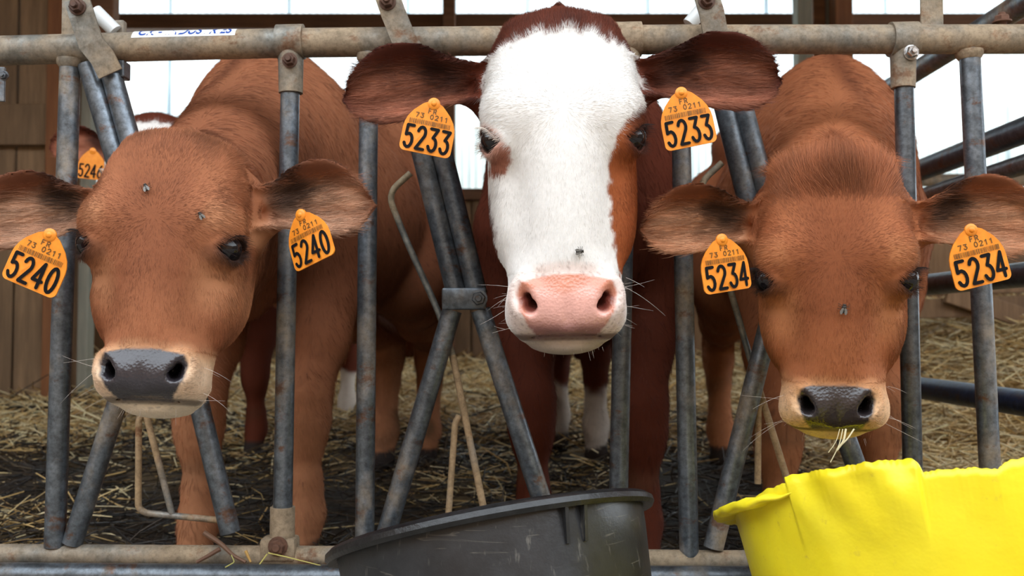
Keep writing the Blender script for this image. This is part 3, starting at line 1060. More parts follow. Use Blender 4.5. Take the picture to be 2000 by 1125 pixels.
class Calf:
    def __init__(self, eye_mid, yaw, pitch, roll, scale, knots, muzzle, body, withers, byaw, feet, ears, hs=1.0, chest_w=1.0, neck_k=1.0, nose_w=1.0):
        self.nw = nose_w
        cy_, sy_ = math.cos(yaw), math.sin(yaw)
        Rz = np.array([[cy_, -sy_, 0], [sy_, cy_, 0], [0, 0, 1]])
        cp, sp = math.cos(-pitch), math.sin(-pitch)
        Rx = np.array([[1, 0, 0], [0, cp, -sp], [0, sp, cp]])
        cr, sr = math.cos(roll), math.sin(roll)
        Rr = np.array([[cr, 0, sr], [0, 1, 0], [-sr, 0, cr]])
        B = np.array([[1, 0, 0], [0, 0, -1], [0, 1, 0.]])
        self.R = Rr @ Rz @ Rx @ B
        self.s = scale
        self.mz = muzzle
        self.can, self.real = (np.array(v_, float) for v_ in knots)
        # the pivot is the mid-point between the eyes on the face's centre line
        self.o = np.asarray(eye_mid, float)
        self.sd = Body()
        self.hd = Body()       # head only, for the region test
        self.ears = []
        self.build_head()
        for e in ears:
            self.add_ear(**e)
        self.build_trunk(withers, byaw, feet, hs, chest_w, neck_k)

    # canonical <-> world
    def loc(self, P):
        L = (P - self.o) @ self.R / self.s
        y_ = np.interp(L[..., 1], self.real[::-1], self.can[::-1])
        m = 1 + (self.mz - 1) * sstep(-0.05, -0.15, y_)
        return np.stack([L[..., 0] / m, y_, L[..., 2]], -1)

    def wld(self, p):
        p = np.array(p, float)
        m = 1 + (self.mz - 1) * sstep(-0.05, -0.15, p[..., 1])
        y_ = np.interp(p[..., 1], self.can[::-1], self.real[::-1])
        L = np.stack([p[..., 0] * m, y_, p[..., 2]], -1) * self.s
        return L @ self.R.T + self.o

    def build_head(self):
        s = self.s
        nw = self.nw
        H = Body()

        def loft(q_):
            y_ = q_[..., 1]
            w = np.interp(y_, *TW); f = np.interp(y_, *TF); b_ = np.interp(y_, *TB)
            zc, hz = (f + b_) / 2, (f - b_) / 2
            n = 2.35
            # the bridge of the nose is narrower than the cheeks
            zz = (q_[..., 2] - zc) / hz
            nar = 1 - 0.22 * sstep(0.1, 0.95, zz) * sstep(0.02, -0.05, y_) * sstep(-0.17, -0.12, y_)
            r = ((np.abs(q_[..., 0]) / (w * nar)) ** n + np.abs(zz) ** n) ** (1 / n)
            d = (r - 1) * np.minimum(w, hz) * 0.9
            return np.maximum(d, np.maximum(y_ - 0.155, -0.240 - y_))
        big = (np.array([-.1, -.26, -.13]), np.array([.1, .16, .08]))
        H.add(loft, *big, k=0.02)
        I3 = np.eye(3)
        for sx in (-1, 1):
            H.ell((sx * 0.061, 0.004, 0.024), I3, (0.0185, 0.029, 0.025), 0.016)          # orbit
            H.ell((sx * 0.052, 0.034, 0.034), I3, (0.026, 0.022, 0.022), 0.03)           # brow
            H.ell((sx * 0.054, -0.070, -0.025), I3, (0.019, 0.055, 0.05), 0.03)            # cheek
            H.ell((sx * 0.064, -0.085, 0.052), I3, (0.018, 0.045, 0.018), 0.02, 's')     # hollow under the eye
            H.ell((sx * 0.032, -0.198, 0.018), I3, (0.025, 0.028, 0.034), 0.018)         # upper lip
            H.ell((sx * 0.041 * nw, -0.180, 0.040), I3, (0.016, 0.026, 0.018), 0.010)    # nostril wing
        H.ell((0, 0.115, 0.0), I3, (0.045, 0.035, 0.045), 0.03)                          # poll
        H.ell((0, -0.190, 0.044), I3, (0.034 * nw, 0.032, 0.017), 0.012)                 # nose pad
        H.ell((0, -0.236, -0.014), I3, (0.034, 0.0135, 0.034), 0.008)                    # chin
        # mouth line
        for sx in (-1, 1):
            H.cone((0, -0.2275, 0.036), (sx * 0.03, -0.2275, 0.026), 0.0024, 0.0024, 0.004, op='s')
            H.cone((sx * 0.03, -0.2275, 0.026), (sx * 0.054, -0.214, -0.012), 0.0024, 0.003, 0.004, op='s')
            # nostril: comma from the outer top to the inner bottom, then deep inwards
            cw_, sw_ = math.cos(0.42 * sx), math.sin(0.42 * sx)
            Rn = np.array([[cw_, sw_, 0], [-sw_, cw_, 0], [0, 0, 1.0]])
            H.ell((sx * 0.0450 * nw, -0.180, 0.0600), Rn, (0.0105, 0.0235, 0.0125), 0.006, 's')
            H.cone((sx * 0.0440 * nw, -0.172, 0.054), (sx * 0.0350 * nw, -0.194, 0.052), 0.0024, 0.0056, 0.004, op='s')
            H.cone((sx * 0.0355 * nw, -0.191, 0.052), (sx * 0.0240 * nw, -0.182, 0.020), 0.0058, 0.005, 0.004, op='s')
            H.cone((sx * 0.0405 * nw, -0.180, 0.052), (sx * 0.0300 * nw, -0.176, 0.024), 0.0040, 0.004, 0.004, op='s')
        H.cone((0, -0.170, 0.0665), (0, -0.222, 0.056), 0.0022, 0.0018, 0.006, op='s')
        # eyes: lids with an almond opening
        self.eyes = []
        for sx in (-1, 1):
            e = np.array([sx * 0.0675, 0.0, 0.031])
            zd = unit((sx * 0.86, 0.03, 0.50)); xd = unit(np.cross((0, 1, 0), zd)); yd = np.cross(zd, xd)
            sl_ = 0.14 * sx
            xd, yd = math.cos(sl_) * xd + math.sin(sl_) * yd, math.cos(sl_) * yd - math.sin(sl_) * xd
            # the slit drops a little towards the nose
            inner = -sx
            self.eyes.append((e, xd, yd, zd, sx))
            H.ell(e + zd * 0.002, np.column_stack([xd, yd, zd]), (0.0225, 0.0190, 0.0192), 0.006)

            def slit(q_, e=e, xd=xd, yd=yd, zd=zd):
                d = q_ - e
                u_, v_, w_ = d @ xd, d @ yd, d @ zd
                h_ = np.where(v_ > 0, 0.0112, 0.0138) * (1 - (u_ / 0.0205) ** 2)
                return np.maximum(np.abs(v_) - h_, 0.002 - w_) * 0.8
            H.add(slit, e - 0.03, e + 0.03, 0.0025, 's')
        # bring the canonical shapes to the world
        for fn, l, u, k, op in H.ops:
            cs = np.array([[a_, b_, c_] for a_ in (l[0], u[0]) for b_ in (l[1], u[1]) for c_ in (l[2], u[2])])
            W = self.wld(cs)
            f2 = (lambda P, fn=fn: fn(self.loc(P)) * s * 0.92)
            self.sd.add(f2, W.min(0), W.max(0), k * s, op)
            if op == 'u':
                self.hd.add(f2, W.min(0), W.max(0), k * s, op)

    def add_ear(self, root, tip, nrm, width=0.044, curl=0.016, droop=0.0):
        """root in canonical head coordinates, tip in the world, nrm roughly where the opening faces"""
        r0 = self.wld(np.array(root, float)); tip = np.asarray(tip, float)
        L = np.linalg.norm(tip - r0)
        ud = unit(tip - r0)
        n = unit(np.asarray(nrm, float) - ud * np.dot(nrm, ud))
        vd = np.cross(n, ud)
        if vd[2] < 0:
            vd = -vd
        th, hh = hermite([-0.05, 0.0, 0.12, 0.28, 0.45, 0.62, 0.78, 0.9, 0.97, 1.0, 1.02],
                         np.array([0.36, 0.37, 0.42, 0.60, 0.88, 1.0, 0.93, 0.64, 0.32, 0.07, 0.0]) * width)
        self.ears.append(dict(r0=r0, L=L, ud=ud, vd=vd, n=n, w=width))

        def uvw(P):
            d = P - r0
            return d @ ud, d @ vd, d @ n

        def fn(P):
            u_, v_, w_ = uvw(P)
            t = u_ / L
            h_ = np.maximum(np.interp(t, th, hh), 1e-3)
            # asymmetric leaf: the upper edge arches more
            tc_ = np.clip(t, 0, 1)
            v2 = v_ - 0.012 * np.sin(tc_ * math.pi)
            es = v2 / h_
            e = np.clip(np.abs(es), 0, 1.5)
            c_ = curl * (1.35 - 0.6 * tc_) * np.where(es > 0, 1.25, 0.85)
            mid = c_ * (e ** 2) - curl * 0.55 - droop * tc_ ** 2
            bell = np.sin(np.clip((t - 0.15) / 0.85, 0, 1) * math.pi)
            mid = mid + 0.0030 * bell * np.sin(es * 8.0 + t * 2.0) * (e < 1.2)
            thick = 0.0052 + 0.010 * np.exp(-(t / 0.16) ** 2) - 0.0018 * e ** 2
            a_ = np.abs(w_ - mid) - thick
            b_ = (np.abs(v2) - h_) * 0.8
            return np.maximum(smax(a_, b_, 0.006), np.maximum(u_ - L * 1.01, -u_ - 0.01))
        ext = np.abs(vd) * (width + .01) + np.abs(n) * (curl + 0.02 + abs(droop))
        self.sd.add(fn, np.minimum(r0, tip) - ext, np.maximum(r0, tip) + ext, 0.012)
        inner = self.wld(np.array([root[0] * 0.55, root[1] - 0.01, root[2]]))
        self.sd.cone(inner, r0 + ud * 0.16 * L, 0.030, 0.0175, 0.022, sq=(vd, 1.25))
        # hollow of the ear canal
        self.sd.cone(r0 + ud * 0.30 * L + n * 0.022, r0 + ud * 0.14 * L + n * 0.010, 0.013, 0.007, 0.012, op='s')

    def build_trunk(self, wi, byaw, feet, hs, cw, nk):
        S = self.sd
        g = wi[2]                       # ground height at the shoulders
        fwd = np.array([math.sin(byaw), -math.cos(byaw), 0.0])      # byaw = 0: facing the camera
        lat = np.array([math.cos(byaw), math.sin(byaw), 0.0])
        up = np.array([0, 0, 1.0])
        o = np.array([wi[0], wi[1], g])
        T = lambda a_, l_, z_: o + fwd * a_ * hs + lat * l_ * hs * cw + up * z_ * hs
        R = np.column_stack([fwd, lat, up])
        e = lambda c, r, k=0.05: S.ell(T(*c), R, np.array([r[0], r[1] * cw, r[2]]) * hs, k)
        e((-0.26, 0, 0.565), (0.36, 0.150, 0.185), 0.06)
        e((-0.02, 0, 0.570), (0.17, 0.118, 0.195), 0.06)
        e((-0.38, 0, 0.52), (0.30, 0.152, 0.165), 0.06)
        e((-0.62, 0, 0.62), (0.20, 0.130, 0.17), 0.06)
        e((0.10, 0, 0.46), (0.085, 0.070, 0.12), 0.05)
        S.cone(T(0.0, 0, 0.745), T(-0.25, 0, 0.725), 0.045 * hs, 0.05 * hs, 0.06)
        S.cone(T(-0.25, 0, 0.725), T(-0.72, 0, 0.755), 0.05 * hs, 0.06 * hs, 0.06)
        for sx in (-1, 1):
            e((-0.55, sx * 0.09, 0.745), (0.06, 0.04, 0.04), 0.05)
            e((-0.02, sx * 0.085, 0.55), (0.105, 0.055, 0.17), 0.05)       # shoulder blade
        # neck
        hb = self.wld(np.array([0, 0.055, -0.065])); ht = self.wld(np.array([0, -0.035, -0.085]))
        crest0 = T(0.03, 0, 0.69)
        S.cone(T(-0.02, 0, 0.66), hb, 0.115 * hs * nk, 0.068, 0.05, sq=(up, 1.0))
        S.cone(crest0, self.wld(np.array([0, 0.075, -0.06])), 0.07 * hs * nk, 0.052, 0.05)
        S.cone(T(0.10, 0, 0.52), ht, 0.105 * hs * nk, 0.052, 0.05)
        mid = (T(0.10, 0, 0.50) + ht) / 2 - up * 0.03
        S.ell(mid, R, (0.10, 0.035, 0.07), 0.04)
        self.feet = feet
        for i_, (fx, fy) in enumerate(feet):
            gz = float(ground_z(fx, fy))
            F0 = np.array([fx, fy, gz])
            sx = 1 if (F0 - o) @ lat > 0 else -1
            out_ = lat * sx
            if i_ < 2:      # front leg
                sh = T(0.0, sx * 0.085, 0.50); el = T(-0.03, sx * 0.092, 0.41)
                kn = F0 * 0.85 + np.array([el[0], el[1], 0]) * 0.15; kn[2] = gz + 0.235 * hs
                kn = kn + fwd * 0.012
                fe = F0 + np.array([0, 0, 0.085 * hs]) - fwd * 0.004
                pts = [sh, el, (el * 0.55 + kn * 0.45), kn + up * 0.03, kn - up * 0.012, (kn * 0.75 + fe * 0.25), (kn * 0.3 + fe * 0.7), fe, F0 + np.array([0, 0, 0.05]) + fwd * 0.012]
                rad = np.array([0.085, 0.066, 0.047, 0.036, 0.034, 0.0255, 0.0225, 0.028, 0.025]) * hs
            else:
                hp = T(-0.60, sx * 0.085, 0.60); stf = T(-0.46, sx * 0.105, 0.44)
                hk = F0 + up * 0.275 * hs - fwd * 0.035
                fe = F0 + np.array([0, 0, 0.085 * hs]) - fwd * 0.004
                pts = [hp, stf, (stf * 0.45 + hk * 0.55), hk + up * 0.02, hk - up * 0.025 + fwd * 0.006, (hk * 0.6 + fe * 0.4), fe, F0 + np.array([0, 0, 0.05]) + fwd * 0.012]
                rad = np.array([0.115, 0.085, 0.050, 0.034, 0.034, 0.026, 0.029, 0.026]) * hs
                S.cone(T(-0.72, sx * 0.07, 0.60), stf - up * 0.06 - fwd * 0.08, 0.085 * hs, 0.05 * hs, 0.05)
            S.chain(pts, rad, 0.022)
            S.cone(F0 + up * 0.040 + fwd * 0.010, F0 + up * 0.016 + fwd * 0.018, 0.026 * hs, 0.030 * hs, 0.006)   # hoof
        # tail
        tl = [T(-0.80, 0, 0.70), T(-0.85, 0, 0.62), T(-0.86, 0.01, 0.40), T(-0.86, 0.01, 0.28)]
        S.chain(tl, np.array([0.03, 0.02, 0.014, 0.022]) * hs, 0.02)
        self.o_body, self.fwd, self.lat, self.hs = o, fwd, lat, hs

    def mesh(self, coarse=0.0075, fine=0.0026):
        hl = np.array([[a_, b_, c_] for a_ in (-.10, .10) for b_ in (-.27, .17) for c_ in (-.075, .09)])
        W = [self.wld(hl)]
        for e in self.ears:
            W.append(np.stack([e['r0'], e['r0'] + e['ud'] * e['L'] * 1.03]) + 0.0)
            W.append(e['r0'] + e['ud'] * e['L'] * .6 + np.outer([-1, 1], e['vd']) * (e['w'] + .012))
        W = np.concatenate(W)
        flo, fhi = W.min(0) - 0.012, W.max(0) + 0.012
        los = np.min([l for _, l, u, k, op in self.sd.ops], 0) - 0.03
        his = np.max([u for _, l, u, k, op in self.sd.ops], 0) + 0.03
        Fc = self.sd.field(los, his, coarse)
        V1, Q1 = surface_nets(Fc, los, coarse)
        V1 = relax(V1, Q1, 2)
        Ff = self.sd.field(flo, fhi, fine)
        V2, Q2 = surface_nets(Ff, flo, fine)
        V2 = relax(V2, Q2, 2, 0.4)
        c1 = V1[Q1].mean(1)
        ins = ((c1 > flo + 0.9 * coarse) & (c1 < fhi - 0.9 * coarse)).all(1)
        Q1 = Q1[~ins]
        use = np.zeros(len(V1), bool); use[Q1.ravel()] = True
        mp = np.cumsum(use) - 1
        V1 = V1[use]; Q1 = mp[Q1]
        self.V = np.concatenate([V2, V1]); self.Q = np.concatenate([Q2, Q1 + len(V2)]); self.nfine = len(V2)
        return self.V, self.Q

    def regions(self, P):
        """canonical head coordinates, head mask, ear (u 0..1, v -1..1, front mask) for points"""
        q_ = self.loc(P)
        hv = self.hd.value(P)
        head = sstep(0.030, 0.006, hv)
        ear = []
        for e in self.ears:
            d = P - e['r0']
            u_ = d @ e['ud'] / e['L']; v_ = d @ e['vd'] / e['w']; w_ = d @ e['n']
            m = (u_ > 0.10) & (u_ < 1.06) & (np.abs(v_) < 1.3) & (np.abs(w_) < 0.045)
            ear.append((m, u_, v_, w_))
        return q_, head, ear
# ------------------------------------------------------------------ coats
m, nt, b = new_mat('calf_skin')
ac = N(nt, 'ShaderNodeAttribute', attribute_name='col')
aw = N(nt, 'ShaderNodeAttribute', attribute_name='wet')
n1 = noise(nt, 120, 4, 0.7); n2 = noise(nt, 420, 3, 0.6)
v1 = ramp(nt, n1, [(0.3, (0.92,) * 3), (0.7, (1.06,) * 3)])
nt.links.new(mixc(nt, 1.0, ac.outputs['Color'], v1, 'MULTIPLY'), b.inputs['Base Color'])
rr = N(nt, 'ShaderNodeMapRange'); rr.inputs['To Min'].default_value = 0.72; rr.inputs['To Max'].default_value = 0.17
nt.links.new(aw.outputs['Fac'], rr.inputs['Value'])
wr = N(nt, 'ShaderNodeMath', operation='MULTIPLY_ADD'); nt.links.new(n1, wr.inputs[0]); wr.inputs[1].default_value = 0.16
nt.links.new(rr.outputs['Result'], wr.inputs[2])
nt.links.new(wr.outputs[0], b.inputs['Roughness'])
sp_ = N(nt, 'ShaderNodeMapRange'); sp_.inputs['To Min'].default_value = 0.15; sp_.inputs['To Max'].default_value = 0.7
nt.links.new(aw.outputs['Fac'], sp_.inputs['Value']); nt.links.new(sp_.outputs['Result'], b.inputs['Specular IOR Level'])
vor = N(nt, 'ShaderNodeTexVoronoi', Scale=330.0)
tc = nt.nodes.new('ShaderNodeTexCoord'); nt.links.new(tc.outputs['Object'], vor.inputs['Vector'])
hm = N(nt, 'ShaderNodeMath', operation='MULTIPLY'); nt.links.new(vor.outputs['Distance'], hm.inputs[0]); nt.links.new(aw.outputs['Fac'], hm.inputs[1])
ha = N(nt, 'ShaderNodeMath', operation='MULTIPLY_ADD'); nt.links.new(n2, ha.inputs[0]); ha.inputs[1].default_value = 0.5; nt.links.new(hm.outputs[0], ha.inputs[2])
bump(nt, b, ha.outputs[0], 0.30, 0.0013)
M['skin'] = m

m, nt, b = new_mat('calf_hair')
ac = N(nt, 'ShaderNodeAttribute', attribute_name='col')
nt.links.new(ac.outputs['Color'], b.inputs['Base Color'])
b.inputs['Roughness'].default_value = 0.55
b.inputs['Specular IOR Level'].default_value = 0.25
M['hair'] = m

m, nt, b = new_mat('calf_eye')
b.inputs['Base Color'].default_value = (0.010, 0.008, 0.009, 1)
b.inputs['Roughness'].default_value = 0.06
b.inputs['Specular IOR Level'].default_value = 0.45
b.inputs['Coat Weight'].default_value = 0.0
b.inputs['Coat Roughness'].default_value = 0.02
M['eye'] = m


def lerp(a_, b_, t):
    t = np.asarray(t)[..., None]
    return a_ * (1 - t) + b_ * t


def ear_shade(col, ear, Nrm, calf, inner, fringe, dark_root):
    for (mk, u_, v_, w_), e in zip(ear, calf.ears):
        if not mk.any():
            continue
        face = sstep(0.15, 0.6, Nrm @ e['n']) * mk
        c_in = face * sstep(0.95, 0.45, np.abs(v_ + 0.05)) * sstep(0.14, 0.3, u_) * sstep(1.0, 0.8, u_)
        col = lerp(col, inner, 0.95 * c_in * (0.8 + 0.25 * wob(np.stack([u_ * 9, v_ * 3, v_], 1), 1.7)))
        edge = mk * np.maximum(sstep(0.80, 1.0, np.abs(v_)), sstep(0.9, 1.0, u_)) * sstep(0.1, 0.25, u_)
        col = lerp(col, fringe, 0.6 * edge)
        col = lerp(col, dark_root, 0.9 * mk * face * sstep(0.56, 0.36, u_ + 0.04 * np.sin(v_ * 9)) * sstep(0.12, 0.26, u_) * sstep(-0.35, 0.25, v_))
    return col


def nose_mask(q_, nw=1.0):
    x_, y_, z_ = q_.T
    hw = np.interp(y_, [-0.228, -0.215, -0.198, -0.178, -0.165, -0.150], [0.028, 0.037, 0.0455, 0.0490, 0.0455, 0.034]) * nw
    e = np.maximum((np.abs(x_) / hw) ** 2.2, (np.abs(y_ + 0.190) / np.where(y_ > -0.190, np.maximum(0.034 - 4 * x_ * x_, 0.012), 0.037)) ** 2.2)
    # nostril wings stay inside, the corners of the lips outside
    return sstep(1.12, 0.94, e + 0.05 * wob(q_, 260.0)) * sstep(0.004, 0.016, z_)


def nostril_dark(q_, nw=1.0):
    x_, y_, z_ = q_.T
    ax_ = np.abs(x_)
    d = np.sqrt((ax_ - 0.0345 * nw) ** 2 + (y_ + 0.188) ** 2)
    return sstep(0.0515, 0.046, z_) * sstep(0.016, 0.010, d)


def coat_brown(calf, P, Nrm, tint=1.0, seed=0.0):
    q_, head, ear = calf.regions(P)
    x_, y_, z_ = q_.T
    base = lin(158, 99, 66); dark = lin(108, 60, 38); pale = lin(208, 150, 106); cream = lin(232, 200, 164)
    t = 0.5 + 0.5 * wob(P, 9.0, seed)
    col = lerp(base * 0.92, base * 1.08, t)
    # body: dark coat patches deepened to stand for shade, paler low on the legs
    rel = (P - calf.o_body)
    ax_ = np.abs(rel @ calf.lat)
    col = lerp(col, dark, (1 - head) * 0.75 * sstep(-0.5, 0.5, wob(P, 4.0, 1 + seed)) * sstep(0.3, 0.45, P[:, 2]))
    col = lerp(col, dark * 0.8, (1 - head) * 0.75 * sstep(0.03, 0.0, ax_) * sstep(0.62, 0.72, P[:, 2]))
    # face
    col = lerp(col, dark * 1.15, head * 0.55 * sstep(0.055, 0.02, np.abs(x_)) * sstep(-0.12, -0.02, y_ + 0.02 * wob(q_, 60)) * sstep(0.16, 0.06, y_))
    col = lerp(col, pale, head * 0.32 * sstep(0.03, 0.055, np.abs(x_)) * sstep(0.0, -0.03, y_) * sstep(-0.11, -0.06, y_))
    col = lerp(col, pale, head * 0.35 * sstep(0.045, 0.06, np.abs(x_)) * sstep(0.01, 0.025, y_) * sstep(0.06, 0.035, y_))
    ring = sstep(-0.136, -0.168, y_ + 0.10 * np.maximum(np.abs(x_) - 0.035, 0) + 0.004 * wob(q_, 120)) * sstep(0.2, 0.8, head)
    col = lerp(col, lerp(np.tile(lin(206, 160, 116), (len(P), 1)), cream, sstep(-0.152, -0.20, y_)), 0.85 * ring)
    col = lerp(col, lin(236, 216, 186), ring * sstep(-0.21, -0.235, y_))
    # eye surround
    for (e, xd, yd, zd, sx) in calf.eyes:
        d = q_ - e
        u_, v_, w_ = d @ xd, d @ yd, d @ zd
        rr_ = np.sqrt((u_ / 1.25) ** 2 + v_ ** 2 + np.minimum(w_, 0) ** 2)
        col = lerp(col, lin(46, 32, 28), 0.95 * sstep(0.0200, 0.0140, rr_))
        tear = np.sqrt((u_ - (-sx) * -0.0 + sx * 0.022) ** 2 / 1.8 + (v_ + 0.006) ** 2 + np.minimum(w_, 0) ** 2)
        col = lerp(col, lin(58, 40, 34), 0.35 * sstep(0.013, 0.006, tear))
    col = ear_shade(col, ear, Nrm, calf, lin(226, 178, 142), lin(92, 56, 40), lin(50, 36, 30))
    nm = nose_mask(q_, calf.nw) * (head > 0.4)
    spk = sstep(0.25, 0.6, wob(q_, 900)) * sstep(1.5, 0.9, (np.abs(x_) / 0.055) ** 2 + ((y_ + 0.185) / 0.05) ** 2)
    col = lerp(col, lin(120, 100, 88), 0.5 * spk * ring)
    col = lerp(col, lin(48, 43, 46), nm)
    col = lerp(col, lin(20, 17, 18), nm * nostril_dark(q_, calf.nw))
    mouth = sstep(0.006, 0.002, np.abs(y_ + 0.2275)) * sstep(-0.02, 0.01, z_) * (head > 0.4)
    col = lerp(col, lin(50, 40, 40), 0.7 * mouth)
    low = P[:, 2] - ground_z(P[:, 0], P[:, 1])
    col = lerp(col, pale * 0.85, (1 - head) * 0.35 * sstep(0.36, 0.2, low))
    col = lerp(col, lin(84, 66, 46), (1 - head) * 0.7 * sstep(0.0, 0.6, wob(P, 34, 3 + seed)) * sstep(0.36, 0.15, low))
    hoof = sstep(0.052, 0.044, low)
    col = lerp(col, lin(52, 44, 40), hoof)
    furless = np.maximum.reduce([nm, hoof, mouth])
    return col * tint, nm, furless


def coat_white(calf, P, Nrm, tint=1.0, seed=0.0, pattern=True):
    q_, head, ear = calf.regions(P)
    x_, y_, z_ = q_.T
    dark = lin(96, 46, 30); mid = lin(128, 66, 40); white = lin(240, 236, 231)
    t = 0.5 + 0.5 * wob(P, 8.0, seed)
    col = lerp(dark * 0.85, dark * 1.1, t)
    cheek = lin(160, 88, 50)
    rg = 0.0035 * wob(q_, 210) + 0.002 * wob(q_, 520)
    # brown side of the face on the image-right, white blaze elsewhere
    bx = np.interp(y_, [-0.26, -0.200, -0.180, -0.150, -0.10, -0.03, 0.005, 0.022, 0.034, 0.05, 0.10, 0.13], [0.2, 0.2, 0.062, 0.0535, 0.0465, 0.047, 0.056, 0.070, 0.083, 0.090, 0.083, 0.06])
    lx = np.interp(y_, [-0.26, -0.12, -0.06, 0.0, 0.03, 0.08, 0.13], [-0.2, -0.069, -0.078, -0.086, -0.088, -0.082, -0.06])
    topy = 0.116 - 3.5 * x_ * x_
    wmask = sstep(0.0025, -0.0025, x_ - bx - rg) * sstep(0.0025, -0.0025, lx - x_ - rg) * sstep(0.004, -0.004, y_ - topy - 1.5 * rg) * sstep(-0.052, -0.042, z_ + 2 * rg + 0.4 * np.clip(-y_ - 0.13, 0, 1)) * (head > 0.3)
    col = lerp(col, cheek, head * sstep(0.03, 0.05, x_) * sstep(0.03, 0.0, y_))
    col = lerp(col, white, wmask)
    for (e, xd, yd, zd, sx) in calf.eyes:
        d = q_ - e
        u_, v_, w_ = d @ xd, d @ yd, d @ zd
        rr_ = np.sqrt((u_ / 1.25) ** 2 + v_ ** 2 + np.minimum(w_, 0) ** 2)
        rim = sstep(0.0205, 0.0145, rr_)
        if sx < 0:
            dd = np.sqrt(((x_ + 0.066) / 0.9) ** 2 + ((y_ + 0.021) / 1.1) ** 2)
            col = lerp(col, lin(170, 112, 92), sstep(0.0150, 0.0115, dd + rg * 0.9) * (head > 0.3))
            col = lerp(col, lin(206, 160, 142), rim)
        else:
            col = lerp(col, lin(92, 52, 40), rim)
        col = lerp(col, lin(40, 26, 24), sstep(0.0150, 0.0125, rr_))
    col = ear_shade(col, ear, Nrm, calf, lin(178, 116, 90), lin(60, 30, 24), lin(50, 26, 20))
    nm = nose_mask(q_, calf.nw) * (head > 0.4)
    pink = lin(228, 170, 156); salmon = lin(212, 138, 112)
    nc = lerp(np.tile(pink, (len(P), 1)), salmon, sstep(-0.180, -0.168, y_ + 0.004 * wob(q_, 150)))
    nc = lerp(nc, salmon * 0.92, sstep(0.036, 0.043, np.abs(x_)))
    nc = lerp(nc, lin(190, 140, 138), sstep(-0.206, -0.219, y_))
    col = lerp(col, nc, nm)
    ringp = sstep(1.6, 1.0, (np.abs(x_) / 0.054) ** 2.4 + (np.abs(y_ + 0.190) / 0.043) ** 2.4) * (head > 0.4) * (1 - nm) * sstep(0.0, 0.02, z_)
    col = lerp(col, lin(236, 208, 196), 0.6 * ringp)
    spk = sstep(0.35, 0.7, wob(q_, 800)) * ringp
    col = lerp(col, lin(150, 120, 110), 0.5 * spk)
    col = lerp(col, lin(120, 62, 52), nm * nostril_dark(q_, calf.nw))
    mouth = sstep(0.006, 0.002, np.abs(y_ + 0.2275)) * sstep(-0.02, 0.01, z_) * (head > 0.4)
    chin = sstep(-0.228, -0.236, y_) * (head > 0.4)
    col = lerp(col, lin(210, 190, 176), 0.7 * chin)
    col = lerp(col, lin(112, 80, 76), 0.8 * mouth)
    low = P[:, 2] - ground_z(P[:, 0], P[:, 1])
    back = sstep(0.3, 0.45, (calf.o_body - P) @ calf.fwd / calf.hs)
    col = lerp(col, lin(214, 204, 192), (1 - head) * back * sstep(0.18, 0.155, low + 0.02 * wob(P, 60)))
    col = lerp(col, lin(84, 66, 46), (1 - head) * 0.55 * sstep(0.0, 0.6, wob(P, 34, 3 + seed)) * sstep(0.25, 0.1, low))
    hoof = sstep(0.052, 0.044, low)
    col = lerp(col, lin(52, 44, 40), hoof)
    return col * tint, nm, np.maximum.reduce([nm, hoof, mouth])


# ------------------------------------------------------------------ fur
def hair_object(name, parent, pts, rad, cols, mat=None):
    """pts (n, k, 3) world, rad (k,), cols (n, 3)"""
    n, k, _ = pts.shape
    hc = bpy.data.hair_curves.new(name)
    hc.add_curves([k] * n)
    off = wloc(parent)
    hc.attributes['position'].data.foreach_set('vector', (pts - off).astype(np.float32).ravel())
    ra = hc.attributes.get('radius') or hc.attributes.new('radius', 'FLOAT', 'POINT')
    ra.data.foreach_set('value', np.tile(rad, n).astype(np.float32) if np.ndim(rad) == 1 else rad.astype(np.float32).ravel())
    ca = hc.attributes.new('col', 'FLOAT_COLOR', 'CURVE')
    ca.data.foreach_set('color', np.concatenate([cols, np.ones((n, 1))], 1).astype(np.float32).ravel())
    hc.materials.append(mat or M['hair'])
    o = bpy.data.objects.new(name, hc)
    COL.objects.link(o)
    o.parent = parent
    o['kind'] = 'stuff'
    return o


